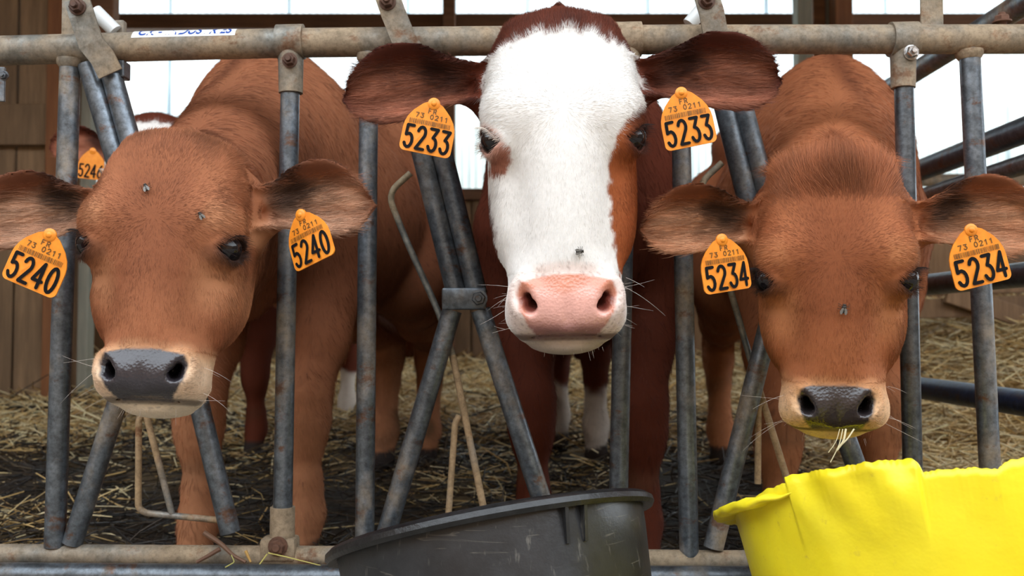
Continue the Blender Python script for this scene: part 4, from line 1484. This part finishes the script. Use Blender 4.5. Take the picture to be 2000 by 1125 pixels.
def fur(calf, parent, Nv, colv, furless, n_head, n_body, len_scale=1.0, tuft=0.0, lift=0.22):
    V, Q = calf.V, calf.Q
    T = np.concatenate([Q[:, [0, 1, 2]], Q[:, [0, 2, 3]]])
    A, B, C_ = V[T[:, 0]], V[T[:, 1]], V[T[:, 2]]
    area = np.linalg.norm(np.cross(B - A, C_ - A), axis=1) / 2
    cen = (A + B + C_) / 3
    fine = T.max(1) < calf.nfine
    nrm = Nv[T[:, 0]]
    see = np.where(((CAM - cen) * nrm).sum(1) / np.linalg.norm(CAM - cen, axis=1) > -0.35, 1.0, 0.08)
    keep = (1 - furless[T].mean(1)) > 0.6
    out = []
    for sel, num, in_head in ((fine, n_head, True), (~fine, n_body, False)):
        w = area * see * keep * sel
        if num == 0 or w.sum() == 0:
            continue
        # fewer hairs where they are far off or hidden by the frame edge
        idx = rng.choice(len(T), num, p=w / w.sum())
        r1, r2 = rng.random(num), rng.random(num)
        s_ = np.sqrt(r1)
        bc = np.stack([1 - s_, s_ * (1 - r2), s_ * r2], 1)
        tri = T[idx]
        P = (V[tri] * bc[..., None]).sum(1); Nn = (Nv[tri] * bc[..., None]).sum(1)
        Nn /= np.linalg.norm(Nn, axis=1)[:, None]
        cl = (colv[tri] * bc[..., None]).sum(1)
        q_, head, ear = calf.regions(P)
        x_, y_, z_ = q_.T
        yw = 0.028
        # face: out from the whorl on the forehead, down the nose, back over the cheeks
        dx, dy = x_, y_ - yw
        r_ = np.sqrt(dx * dx + dy * dy) + 1e-4
        f = np.stack([dx / r_, dy / r_, np.zeros(num)], 1)
        dn = sstep(yw - 0.01, yw - 0.07, y_)
        f = f * (1 - dn[:, None]) + dn[:, None] * np.stack([x_ * 3.5, -np.ones(num), np.zeros(num)], 1)
        sd_ = sstep(0.05, 0.078, np.abs(x_))
        f = f + sd_[:, None] * np.stack([np.zeros(num), -0.3 * np.ones(num), -1.0 * np.ones(num)], 1)
        ns = sstep(-0.14, -0.165, y_)
        f = f * (1 - ns[:, None]) + ns[:, None] * np.stack([x_ * 20, (y_ + 0.19) * 20 + 0.2, -0.4 * np.ones(num)], 1)
        D = f @ calf.R.T
        body_d = -calf.fwd * 0.55 - np.array([0, 0, 0.85])
        D = D * head[:, None] + (1 - head)[:, None] * body_d
        L = (0.0060 + 0.004 * sd_ + 0.009 * sstep(0.09, 0.14, y_)) * head + (1 - head) * 0.015
        L = np.where(ns * head > 0.5, 0.0045, L)
        if tuft > 0:
            tm = head * sstep(0.085, 0.125, y_) * sstep(0.075, 0.05, np.abs(x_)) * sstep(-0.09, -0.04, z_)
            L = L + tuft * tm * (0.55 + 0.45 * rng.random(num))
        lf = np.full(num, lift)
        if tuft > 0:
            lf = lf + 0.45 * tm
        for (mk, u_, v_, w_), e in zip(ear, calf.ears):
            de = e['ud'] * 0.95 + np.outer(v_ * 0.25, e['vd'])
            D = np.where(mk[:, None], de, D)
            ed = np.maximum(sstep(0.7, 1.0, np.abs(v_)), sstep(0.85, 1.0, u_))
            fr = mk * sstep(0.2, 0.6, Nn @ e['n']) * (1 - ed) * (rng.random(num) < 0.55)
            L = np.where(mk, 0.008 - 0.003 * ed - 0.002 * (u_ > 0.9) + 0.012 * fr * rng.random(num), L)
            lf = np.where(mk, 0.16 + 0.22 * fr, lf)
            stk = wob(np.stack([u_ * 2.0, v_ * 16, v_ * 0], 1), 1.0, 4)
            cl = np.where(mk[:, None], cl * (1 + 0.35 * stk[:, None]), cl)
        D = D - Nn * (D * Nn).sum(1)[:, None]
        D /= np.maximum(np.linalg.norm(D, axis=1)[:, None], 1e-5)
        D = D + 0.12 * rng.normal(size=(num, 3))
        if tuft > 0:
            D = D + tm[:, None] * 0.9 * np.stack([wob(P, 55, 11), wob(P, 55, 15), wob(P, 55, 19)], 1)
        # clumps lean together
        D = D + 0.09 * np.stack([wob(P, 150, 1), wob(P, 150, 5), wob(P, 150, 9)], 1)
        D = D - Nn * (D * Nn).sum(1)[:, None]
        D /= np.maximum(np.linalg.norm(D, axis=1)[:, None], 1e-5)
        L = L * len_scale * rng.uniform(0.65, 1.25, num)
        ts = np.array([0.0, 0.38, 0.72, 1.0])
        lf = lf[:, None] * rng.uniform(0.5, 1.4, (num, 1))
        pts = P[:, None] - Nn[:, None] * 0.0006 + L[:, None, None] * (D[:, None] * ts[None, :, None] + Nn[:, None] * (lf[:, :, None] * (ts - 0.45 * ts ** 2)[None, :, None]))
        lum = np.clip(cl.mean(1, keepdims=True), 0, 1)
        am = 1 - 0.6 * sstep(0.3, 0.7, lum)
        clv = cl * (1 + am * rng.uniform(-0.34, 0.36, (num, 1)))
        clv = clv * (1 + 0.3 * am * wob(P * np.array([1, 1, 0.6]), 110, 2)[:, None])
        out.append((pts, np.clip(clv, 0, 0.93), 0.00013 if in_head else 0.00024))
    pts = np.concatenate([o_[0] for o_ in out]); cols = np.concatenate([o_[1] for o_ in out])
    rad = np.concatenate([np.tile(np.array([1.0, 0.95, 0.7, 0.25]) * o_[2], (len(o_[0]), 1)) for o_ in out])
    return hair_object('fur', parent, pts, rad, cols)


def eye_mesh(c, xd, yd, zd, r):
    """eyeball with a bulging cornea and a darker band for the pupil"""
    V, F = [], []
    nu, nv_ = 32, 20
    for i in range(nv_ + 1):
        ph = math.pi * i / nv_
        for j in range(nu):
            th = 2 * math.pi * j / nu
            d = np.array([math.sin(ph) * math.cos(th), math.sin(ph) * math.sin(th), math.cos(ph)])
            rr_ = r * (1 + 0.10 * max(0, d[2]) ** 6)
            V.append(c + rr_ * (xd * d[0] + yd * d[1] + zd * d[2]))
    for i in range(nv_):
        for j in range(nu):
            k = (j + 1) % nu
            F.append((i * nu + j, (i + 1) * nu + j, (i + 1) * nu + k, i * nu + k))
    return np.array(V), F


def finish_calf(calf, coat, label, base_xy, n_head, n_body, group=None, lash=None, tuft=0.0, tint=1.0, seed=0.0, fine=0.0026, coarse=0.0075, whisk=14, fur_len=1.0):
    V, Q = calf.mesh(coarse, fine)
    base = np.array([base_xy[0], base_xy[1], float(ground_z(*base_xy))])
    o = obj('calf', V, Q.astype(np.int32), M['skin'], base=base)
    tag(o, label, 'calf', group)
    Nv = np.empty(len(V) * 3, np.float32)
    o.data.vertex_normals.foreach_get('vector', Nv)
    Nv = Nv.reshape(-1, 3).astype(float)
    col, wet, furless = coat(calf, V, Nv, tint, seed)
    col = np.clip(col, 0.001, 0.95)
    a_ = o.data.attributes.new('col', 'FLOAT_COLOR', 'POINT')
    a_.data.foreach_set('color', np.concatenate([col, np.ones((len(V), 1))], 1).astype(np.float32).ravel())
    a_ = o.data.attributes.new('wet', 'FLOAT', 'POINT')
    a_.data.foreach_set('value', wet.astype(np.float32))
    s = calf.s
    ls, lc = [], []
    for (e, xd, yd, zd, sx) in calf.eyes:
        X_, Y_, Z_ = calf.R @ xd, calf.R @ yd, calf.R @ zd
        c = calf.wld(e) + Z_ * 0.0008
        Ve, Fe = eye_mesh(c, X_, Y_, Z_, 0.0170 * s)
        obj('eye', Ve, Fe, M['eye'], o)
        for k in range(46):
            t = -1 + 2 * (k % 34) / 33.0
            upr = k < 34
            p = c + X_ * (0.0185 * s * t) + Y_ * ((0.0120 if upr else -0.0105) * s * (1 - t * t)) + Z_ * (0.0185 * s * math.sqrt(max(0.05, 1 - 0.75 * t * t)))
            ln = (0.012 if upr else 0.005) * random.uniform(0.7, 1.15)
            d = Z_ * 0.9 + X_ * t * 0.35 + Y_ * (0.15 if upr else -0.3)
            g2 = Y_ * (-0.28 if upr else 0.1)
            ls.append([p + ln * (d * q2 + g2 * q2 * q2) for q2 in (0, .35, .7, 1)])
            lc.append(lash[0] if (sx < 0) else lash[1])
    if lash:
        hair_object('eyelashes', o, np.array(ls), np.array([0.00022, 0.0002, 0.00014, 0.00007]), np.array(lc))
    if whisk:
        ws = []
        for k in range(whisk * 2):
            sx = 1 if k % 2 else -1
            c_ = np.array([sx * random.uniform(0.045, 0.062), random.uniform(-0.225, -0.155), random.uniform(-0.01, 0.03)])
            p = calf.wld(c_)
            d = calf.R @ np.array([sx * random.uniform(0.6, 1.0), random.uniform(-0.6, 0.25), random.uniform(0.0, 0.6)])
            ln = random.uniform(0.012, 0.032) if k > 6 else random.uniform(0.035, 0.055)
            g2 = np.array([0, 0, random.uniform(-0.25, 0.1)])
            ws.append([p + ln * (d * q2 + g2 * q2 * q2) for q2 in (0, .35, .7, 1)])
        for k in range(34):       # beard of the chin
            c_ = np.array([random.uniform(-0.036, 0.036), random.uniform(-0.246, -0.230), random.uniform(-0.03, 0.022)])
            p = calf.wld(c_)
            d = calf.R @ np.array([c_[0] * 6, -0.8, random.uniform(0.2, 0.7)])
            ln = random.uniform(0.005, 0.014)
            ws.append([p + ln * d * q2 for q2 in (0, .35, .7, 1)])
        hair_object('whiskers', o, np.array(ws), np.array([0.00013, 0.00011, 0.00008, 0.00004]), np.tile(lin(225, 215, 205), (len(ws), 1)))
    if n_head + n_body > 0:
        fur(calf, o, Nv, col, furless, n_head, n_body, fur_len, tuft)
    return o


# ------------------------------------------------------------------ ear tags
m, nt, b = new_mat('orange_tag')
n1 = noise(nt, 90, 4, 0.6)
nt.links.new(ramp(nt, n1, [(0.3, tuple(lin(232, 132, 30))), (0.65, tuple(lin(246, 152, 44)))]), b.inputs['Base Color'])
b.inputs['Roughness'].default_value = 0.42
M['tag'] = m
M['ink'] = plain('tag_ink', tuple(lin(16, 15, 18)), 0.7, spec=0.15)
M['ink_pale'] = plain('tag_small_ink', tuple(lin(104, 70, 24)), 0.5)


def arc(cx_, cy_, rx, ry, a0, a1, n=9):
    return [(cx_ + rx * math.cos(math.radians(a_)), cy_ + ry * math.sin(math.radians(a_))) for a_ in np.linspace(a0, a1, n)]


GL = {
    '0': [arc(.29, .5, .25, .5, 90, 450, 19)],
    '1': [[(.1, .8), (.32, 1.0), (.32, 0)]],
    '2': [arc(.29, .73, .25, .27, 165, -30, 9) + [(.04, 0), (.56, 0)]],
    '3': [[(.06, 1), (.54, 1), (.27, .60)] + arc(.28, .30, .26, .30, 82, -160, 10)],
    '4': [[(.42, 0), (.42, 1.0), (.0, .28), (.58, .28)]],
    '5': [[(.52, 1), (.10, 1), (.08, .56)] + arc(.28, .31, .26, .31, 110, -155, 10)],
    '6': [[(.46, .98), (.22, .70)] + arc(.30, .29, .25, .29, 150, 510, 17)],
    '7': [[(.04, 1), (.54, 1), (.22, 0)]],
    'F': [[(.5, 1), (.08, 1), (.08, 0)], [(.08, .52), (.42, .52)]],
    'R': [[(.08, 0), (.08, 1), (.34, 1)] + arc(.34, .74, .2, .26, 90, -90, 8) + [(.08, .48)], [(.3, .48), (.56, 0)]],
    ' ': [],
}


def write(txt, x0, y0, h, w, hw, gap):
    """strokes -> (2-D verts, faces); characters w wide, h high"""
    V, F = [], []
    x_ = x0
    for ch in txt:
        for st in GL[ch]:
            pts = np.array([(x_ + p[0] / 0.58 * w, y0 + p[1] * h) for p in st])
            for i_ in range(len(pts) - 1):
                d = pts[i_ + 1] - pts[i_]
                d = d / (np.linalg.norm(d) + 1e-9); n_ = np.array([-d[1], d[0]]) * hw
                k = len(V)
                V += [pts[i_] - n_, pts[i_ + 1] - n_, pts[i_ + 1] + n_, pts[i_] + n_]
                F.append((k, k + 1, k + 2, k + 3))
            for p in pts:
                k = len(V)
                V += [p + hw * np.array([math.cos(t), math.sin(t)]) for t in np.arange(8) * math.pi / 4]
                F.append(tuple(range(k, k + 8)))
        x_ += w + gap
    return V, F


def ear_tag(parent, number, px, Y, roll, yaw=0.0, pitch=0.0, W=0.056, H=0.056, small=True):
    """px: photo pixel of the tag's middle"""
    c = at(px[0], px[1], Y)
    cr, sr = math.cos(roll), math.sin(roll)
    xd = np.array([cr, 0, sr]); yd = np.array([-sr, 0, cr]); nd = np.array([0, -1.0, 0])
    for ang, ax_i in ((yaw, 2), (pitch, 0)):
        ca, sa = math.cos(ang), math.sin(ang)
        Rm = np.array([[ca, -sa, 0], [sa, ca, 0], [0, 0, 1]]) if ax_i == 2 else np.array([[1, 0, 0], [0, ca, -sa], [0, sa, ca]])
        xd, yd, nd = Rm @ xd, Rm @ yd, Rm @ nd
    R = np.column_stack([xd, yd, nd])
    a_, b_ = W / 2, H / 2
    half = []
    for p in arc(a_ - 0.006, -b_ + 0.006, 0.006, 0.006, -90, 0, 6): half.append(p)
    half += [(a_ * 1.0, -0.1 * b_), (a_ * 0.97, 0.12 * b_), (a_ * 0.88, 0.36 * b_), (a_ * 0.72, 0.60 * b_), (a_ * 0.52, 0.80 * b_), (a_ * 0.38, 0.93 * b_), (a_ * 0.2, 1.02 * b_)]
    outl = half + [(-p[0], p[1]) for p in half[::-1]]
    # slightly curved plate
    mb = MB()
    n = len(outl)
    V = []
    for s_ in (-1, 1):
        V.append(c + nd * (s_ * 0.0009))
        for p in outl:
            V.append(c + xd * p[0] + yd * p[1] + nd * (s_ * 0.0009 - 0.0022 * (p[0] / a_) ** 2))
    F = []
    m_ = n + 1
    for i_ in range(n):
        j_ = (i_ + 1) % n
        F += [(0, 1 + j_, 1 + i_), (m_, m_ + 1 + i_, m_ + 1 + j_), (1 + i_, 1 + j_, m_ + 1 + j_, m_ + 1 + i_)]
    t = obj('ear_tag', np.array(V), F, M['tag'], parent, smooth=False)
    t['label'] = 'orange plastic ear tag printed ' + number

    def lift2(V2, off=0.0013):
        return np.array([c + xd * v_[0] + yd * v_[1] + nd * (off - 0.0022 * (abs(v_[0]) / a_) ** 2) for v_ in V2])
    w = W * 0.165; gp = W * 0.068
    tw = 4 * w + 3 * gp
    V2, F2 = write(number, -tw / 2, -b_ * 0.86, H * 0.43, w, W * 0.030, gp)
    obj('number_print', lift2(V2), F2, M['ink'], t, smooth=False)
    if small:
        V2, F2 = write('73 0211', -W * 0.30, b_ * 0.36, H * 0.085, W * 0.062, W * 0.0085, W * 0.032)
        V3, F3 = write('FR', -W * 0.075, b_ * 0.58, H * 0.085, W * 0.06, W * 0.0085, W * 0.035)
        k = len(V2); V2 = V2 + V3; F2 = F2 + [tuple(i_ + k for i_ in f) for f in F3]
        x_ = -W * 0.40
        rs = random.Random(int(number))
        while x_ < W * 0.40:
            bw = rs.choice([0.0004, 0.0006, 0.0009])
            k = len(V2)
            V2 += [(x_, b_ * 0.10), (x_ + bw, b_ * 0.10), (x_ + bw, b_ * 0.28), (x_, b_ * 0.28)]
            F2.append((k, k + 1, k + 2, k + 3))
            x_ += bw + rs.choice([0.0005, 0.0007, 0.0010])
        obj('small_print', lift2(V2), F2, M['ink_pale'], t, smooth=False)
    MB().lathe([(0.0066, -0.002), (0.0066, 0.0003), (0.0056, 0.0012), (0.0032, 0.0016), (0.0026, 0.0026), (0.0014, 0.0032)], c + yd * (b_ * 0.97) + nd * 0.001, R, 20).build('rivet', M['tag'], t)
    return t
# ------------------------------------------------------------------ the calves
CAN = [.2, .152, 0, -.03, -.145, -.252, -.3]
KW = (CAN, [.191, .146, 0, -.030, -.131, -.228, -.278])
KL = (CAN, [.178, .137, 0, -.0285, -.103, -.180, -.219])
KR = (CAN, [.178, .136, 0, -.0290, -.106, -.185, -.226])
rad = math.radians
DARK_LASH = lin(40, 28, 24)

c1 = Calf(at(1098, 283, 1.105), rad(-1), rad(-1), rad(-1), 1.04, KW, 1.05, None, (0.115, 1.64, 0.0), rad(-3),
          [(0.035, 1.60), (0.205, 1.57), (0.20, 2.38), (0.115, 2.52)],
          [dict(root=(-0.074, 0.078, -0.045), tip=at(668, 192, 1.13), nrm=(-0.1, -1, -0.08), width=0.045, curl=0.027),
           dict(root=(0.074, 0.078, -0.045), tip=at(1530, 158, 1.13), nrm=(0.1, -1, -0.08), width=0.045, curl=0.027)], hs=1.0, chest_w=1.12)
calf_white = finish_calf(c1, coat_white, 'dark red-brown calf with a white face and pink nose in the middle', (0.12, 1.9), 120000, 30000,
                         lash=(lin(236, 226, 214), DARK_LASH), seed=0.3)
ear_tag(calf_white, '5233', (838, 251), 1.065, rad(-11), rad(4))
ear_tag(calf_white, '5233', (1341, 233), 1.065, rad(11), rad(-4), H=0.060)

c2 = Calf(at(329, 494, 1.07), rad(3), rad(8), rad(2), 0.99, KL, 0.95, None, (-0.405, 1.64, 0.0), rad(-9),
          [(-0.485, 1.55), (-0.325, 1.57), (-0.30, 2.36), (-0.205, 2.42)],
          [dict(root=(-0.074, 0.062, -0.05), tip=at(-60, 440, 1.10), nrm=(0.0, -1, 0.0), width=0.043, curl=0.026),
           dict(root=(0.074, 0.062, -0.05), tip=at(727, 398, 1.10), nrm=(0.1, -1, 0.05), width=0.044, curl=0.026)], hs=1.02, nose_w=0.95)
calf_left = finish_calf(c2, coat_brown, 'brown calf with a dark wet nose turning its head at the left', (-0.38, 1.9), 120000, 45000,
                        lash=(DARK_LASH, DARK_LASH), whisk=5, tint=np.array([1.0, 1.03, 1.10]), seed=1.1)
ear_tag(calf_left, '5240', (75, 510), 0.985, rad(-23), rad(0), W=0.058, H=0.058)
ear_tag(calf_left, '5240', (601, 466), 1.055, rad(20), rad(-28))

c3 = Calf(at(1627, 544, 1.10), rad(-14), rad(-4), rad(0.6), 0.98, KR, 0.97, None, (0.53, 1.66, 0.0), rad(-5),
          [(0.42, 1.58), (0.575, 1.58), (0.50, 2.40), (0.62, 2.46)],
          [dict(root=(-0.074, 0.066, -0.05), tip=at(1254, 448, 1.13), nrm=(0.0, -1, 0.0), width=0.041, curl=0.026),
           dict(root=(0.074, 0.066, -0.05), tip=at(2040, 440, 1.10), nrm=(0.0, -1, 0.0), width=0.046, curl=0.026)], hs=1.0, nose_w=0.84)
calf_right = finish_calf(c3, coat_brown, 'orange-brown calf with a tufted forehead above the yellow tub', (0.55, 1.9), 120000, 35000,
                         lash=(DARK_LASH, DARK_LASH), tuft=0.022, whisk=6, tint=np.array([0.97, 0.90, 0.84]), seed=2.2)
ear_tag(calf_right, '5234', (1417, 518), 1.055, rad(9), rad(16))
ear_tag(calf_right, '5234', (1910, 502), 1.035, rad(14), rad(0), W=0.060, H=0.060)

c4 = Calf(at(300, 358, 1.96), rad(8), rad(10), rad(0), 1.0, KW, 1.0, None, (-0.70, 2.42, 0.02), rad(-6),
          [(-0.73, 2.34), (-0.625, 2.44), (-0.53, 3.20), (-0.66, 3.15)],
          [dict(root=(-0.074, 0.078, -0.045), tip=at(92, 284, 1.99), nrm=(-0.1, -1, -0.08), width=0.040),
           dict(root=(0.074, 0.078, -0.045), tip=at(470, 290, 2.02), nrm=(0.1, -1, -0.08), width=0.040)], hs=0.9)
calf_back = finish_calf(c4, coat_white, 'white-faced brown calf standing behind the left calf', (-0.68, 2.8), 14000, 0,
                        lash=(lin(236, 226, 214), DARK_LASH), fine=0.0045, coarse=0.011, whisk=0)
ear_tag(calf_back, '5246', (178, 322), 1.935, rad(-6), W=0.053, small=False)


# ------------------------------------------------------------------ flies
M['fly'] = plain('fly_body', tuple(lin(52, 48, 44)), 0.5)
M['fly_wing'] = plain('fly_wing', tuple(lin(112, 108, 102)), 0.4)


def fly(calf, px, label, size=1.0, heading=0.0):
    """settle a fly where the line of sight through the pixel meets the calf"""
    a_ = CAM
    d = unit(at(px[0], px[1], 1.0) - CAM)
    ts = np.linspace(0.6, 1.5, 1800)
    P = a_ + ts[:, None] * d
    v = calf.sd.value(P)
    i_ = np.argmax(v < 0)
    p = P[i_]
    e = 0.002
    g = np.array([calf.sd.value((p + e * k)[None])[0] - calf.sd.value((p - e * k)[None])[0] for k in np.eye(3)])
    n = unit(g)
    R = frame_from(n, [math.cos(heading), 0.1, math.sin(heading)])
    p = p + n * 0.0045
    s = 0.0042 * size
    mb = MB()
    pr = [(0.05, -1.0), (0.35, -0.9), (0.5, -0.5), (0.46, -0.1), (0.4, 0.05), (0.5, 0.2), (0.48, 0.5), (0.3, 0.68), (0.42, 0.78), (0.4, 0.95), (0.05, 1.05)]
    Rb = np.column_stack([R[:, 1], R[:, 2], R[:, 0]])
    mb.lathe([(r_ * s, h_ * s) for r_, h_ in pr], p, Rb, 12)
    for sx in (-1, 1):
        for fx in (-0.1, 0.25, 0.5):
            mb.tube([p + R @ np.array([fx * s, sx * 0.3 * s, -0.1 * s]), p + R @ np.array([fx * 1.6 * s, sx * 0.9 * s, 0.15 * s]), p + R @ np.array([fx * 1.9 * s, sx * 1.2 * s, -0.7 * s])], 0.05 * s, 5)
    o = mb.build('fly', M['fly'])
    tag(o, label, 'fly', 'flies on the calves')
    for sx in (-1, 1):
        poly = [(0.35, 0.1 * sx), (0.0, 0.55 * sx), (-0.7, 0.8 * sx), (-1.25, 0.62 * sx), (-1.2, 0.3 * sx), (-0.5, 0.12 * sx)]
        MB().prism([(a2 * s, b2 * s) for a2, b2 in poly], R, p + n * 0.42 * s, 0.03 * s).build('wing', M['fly_wing'], o, smooth=False)
    return o


fly(c1, (1130, 491), 'fly sitting above the pink nose of the white-faced calf', 1.0, 0.1)
fly(c2, (288, 370), 'fly high on the forehead of the left brown calf', 1.0, 2.0)
fly(c2, (393, 422), 'fly between forehead and eye of the left brown calf', 0.9, 2.2)
fly(c3, (1647, 602), 'fly on the face of the calf above the yellow tub', 1.15, 1.4)

# ------------------------------------------------------------------ straw
def straw_blades(name, X, Y, Z, length, yaw, pitch, r, cols, label):
    n = len(X)
    d = np.stack([np.cos(yaw) * np.cos(pitch), np.sin(yaw) * np.cos(pitch), np.sin(pitch)], 1)
    side = np.stack([-np.sin(yaw), np.cos(yaw), np.zeros(n)], 1)
    upv = np.cross(d, side)
    c = np.stack([X, Y, Z], 1)
    bend = rng.normal(0, 0.12, (n, 1)) * length[:, None]
    V = np.empty((n, 3, 3, 3))
    for i_, t in enumerate((-0.5, 0.0, 0.5)):
        p = c + d * (length * t)[:, None] + side * bend * (t * t * 4) - np.array([0, 0, 1.0]) * np.abs(bend) * 0.2 * (t * t * 4)
        for j_ in range(3):
            th = 2 * math.pi * j_ / 3
            rr_ = (r * (1.0 if i_ == 1 else 0.75))[:, None]
            V[:, i_, j_] = p + rr_ * (math.cos(th) * side + math.sin(th) * upv)
    F = []
    fb = []
    for i_ in range(2):
        for j_ in range(3):
            k_ = (j_ + 1) % 3
            fb.append((i_ * 3 + j_, i_ * 3 + k_, (i_ + 1) * 3 + k_, (i_ + 1) * 3 + j_))
    fb = np.array(fb)
    F = (fb[None] + (np.arange(n) * 9)[:, None, None]).reshape(-1, 4)
    o = obj(name, V.reshape(-1, 3), F.astype(np.int32), M['straw'], base=(0, 1.3, 0))
    a_ = o.data.attributes.new('col', 'FLOAT_COLOR', 'POINT')
    cc_ = np.repeat(np.concatenate([cols, np.ones((n, 1))], 1), 9, 0)
    a_.data.foreach_set('color', cc_.astype(np.float32).ravel())
    tag(o, label, 'straw', kind='stuff')
    return o


n = 60000
Y = 1.33 + (5.3 - 1.33) * rng.random(n) ** 1.7
X = rng.uniform(-1, 1, n) * (0.58 * Y + 0.1)
sm = straw_mask(X, Y)
keep = rng.random(n) < 0.22 + 0.78 * sm
X, Y, sm = X[keep], Y[keep], sm[keep]
n = len(X)
pal = np.array([lin(226, 200, 146), lin(208, 174, 112), lin(184, 148, 92), lin(238, 220, 174)])
pald = np.array([lin(58, 46, 36), lin(82, 64, 44), lin(40, 34, 30), lin(92, 74, 48), lin(58, 56, 54)])
pald = pald * 0.7
cl = np.where((rng.random(n) < sm * 0.97 + 0.02)[:, None], pal[rng.integers(0, 4, n)], pald[rng.integers(0, 5, n)]) * rng.uniform(0.7, 1.15, (n, 1))
pt = rng.normal(0, 0.22, n)
ln = rng.uniform(0.04, 0.16, n) * np.clip(Y / 2.5, 1, 1.5)
straw_blades('straw_bedding', X, Y, ground_z(X, Y) + 0.006 + np.abs(np.sin(pt)) * ln * 0.3 + rng.random(n) * 0.02, ln, rng.uniform(0, 2 * math.pi, n), pt,
             rng.uniform(0.0009, 0.0020, n) * np.clip(Y / 2.0, 1, 2.2), np.clip(cl, 0, 0.9), 'loose yellow and dirty straw strewn over the pen floor')


# single stalks and twigs lying on the bottom rail
def stalk(name, pts, r, col, label, cat, Ym=YB - 0.02):
    P = np.array([at(x_, y_, Ym + dy_) for x_, y_, dy_ in pts])
    t = np.linspace(0, 1, len(P)); tt = np.linspace(0, 1, 14)
    P = np.stack([np.interp(tt, t, P[:, k]) for k in range(3)], 1)
    P[1:-1] = (P[:-2] + 2 * P[1:-1] + P[2:]) / 4
    o = MB().tube(P, np.linspace(r, r * 0.6, 14), 8).build(name, plain(name, tuple(col), 0.6))
    return tag(o, label, cat)


tw = stalk('twig', [(398, 1040, 0), (432, 1062, 0), (455, 1085, -0.004), (480, 1098, -0.006)], 0.0034, lin(104, 74, 54), 'forked brown twig lying on the bottom rail', 'twig')
P = [at(430, 1072, YB - 0.022), at(408, 1085, YB - 0.025), at(384, 1098, YB - 0.028)]
MB().tube(P, [0.003, 0.0026, 0.002], 8).build('side_shoot', plain('twig_shoot', tuple(lin(96, 66, 48)), 0.7), tw)
stalk('straw_stalk', [(524, 1080, -0.006), (560, 1088, -0.008), (628, 1105, -0.012)], 0.0009, lin(190, 178, 96), 'long pale stalk lying right of the bolted post foot', 'straw')
stalk('straw_stalk', [(522, 1082, -0.006), (505, 1105, -0.010), (490, 1124, -0.014)], 0.0010, lin(180, 168, 90), 'short pale stalk hanging over the bottom rail by the bolted post', 'straw')
stalk('straw_stalk', [(480, 1076, 0), (486, 1090, -0.004), (490, 1098, -0.006)], 0.0020, lin(170, 130, 64), 'thick golden straw piece beside the forked twig', 'straw')
stalk('straw_stalk', [(440, 1108, -0.02), (458, 1098, -0.02), (452, 1084, -0.012)], 0.0008, lin(168, 164, 90), 'thin curled stalk under the forked twig', 'straw')
mb = MB()
for (x0, y0, x1, y1, x2, y2, r_) in ((1652, 838, 1648, 862, 1634, 880, 0.0016), (1668, 838, 1655, 858, 1640, 872, 0.0012), (1646, 838, 1640, 868, 1622, 903, 0.0008), (1640, 838, 1634, 862, 1618, 884, 0.0006)):
    P = np.array([at(x0, y0, 1.045), at(x1, y1, 1.04), at(x2, y2, 1.04)])
    mb.tube(fillet(P, 0.02), r_ * 0.7, 7)
tag(mb.build('hay_wisp', plain('hay', tuple(lin(200, 188, 150)), 0.6)), 'pale wisp of hay hanging from the mouth above the yellow tub', 'hay')
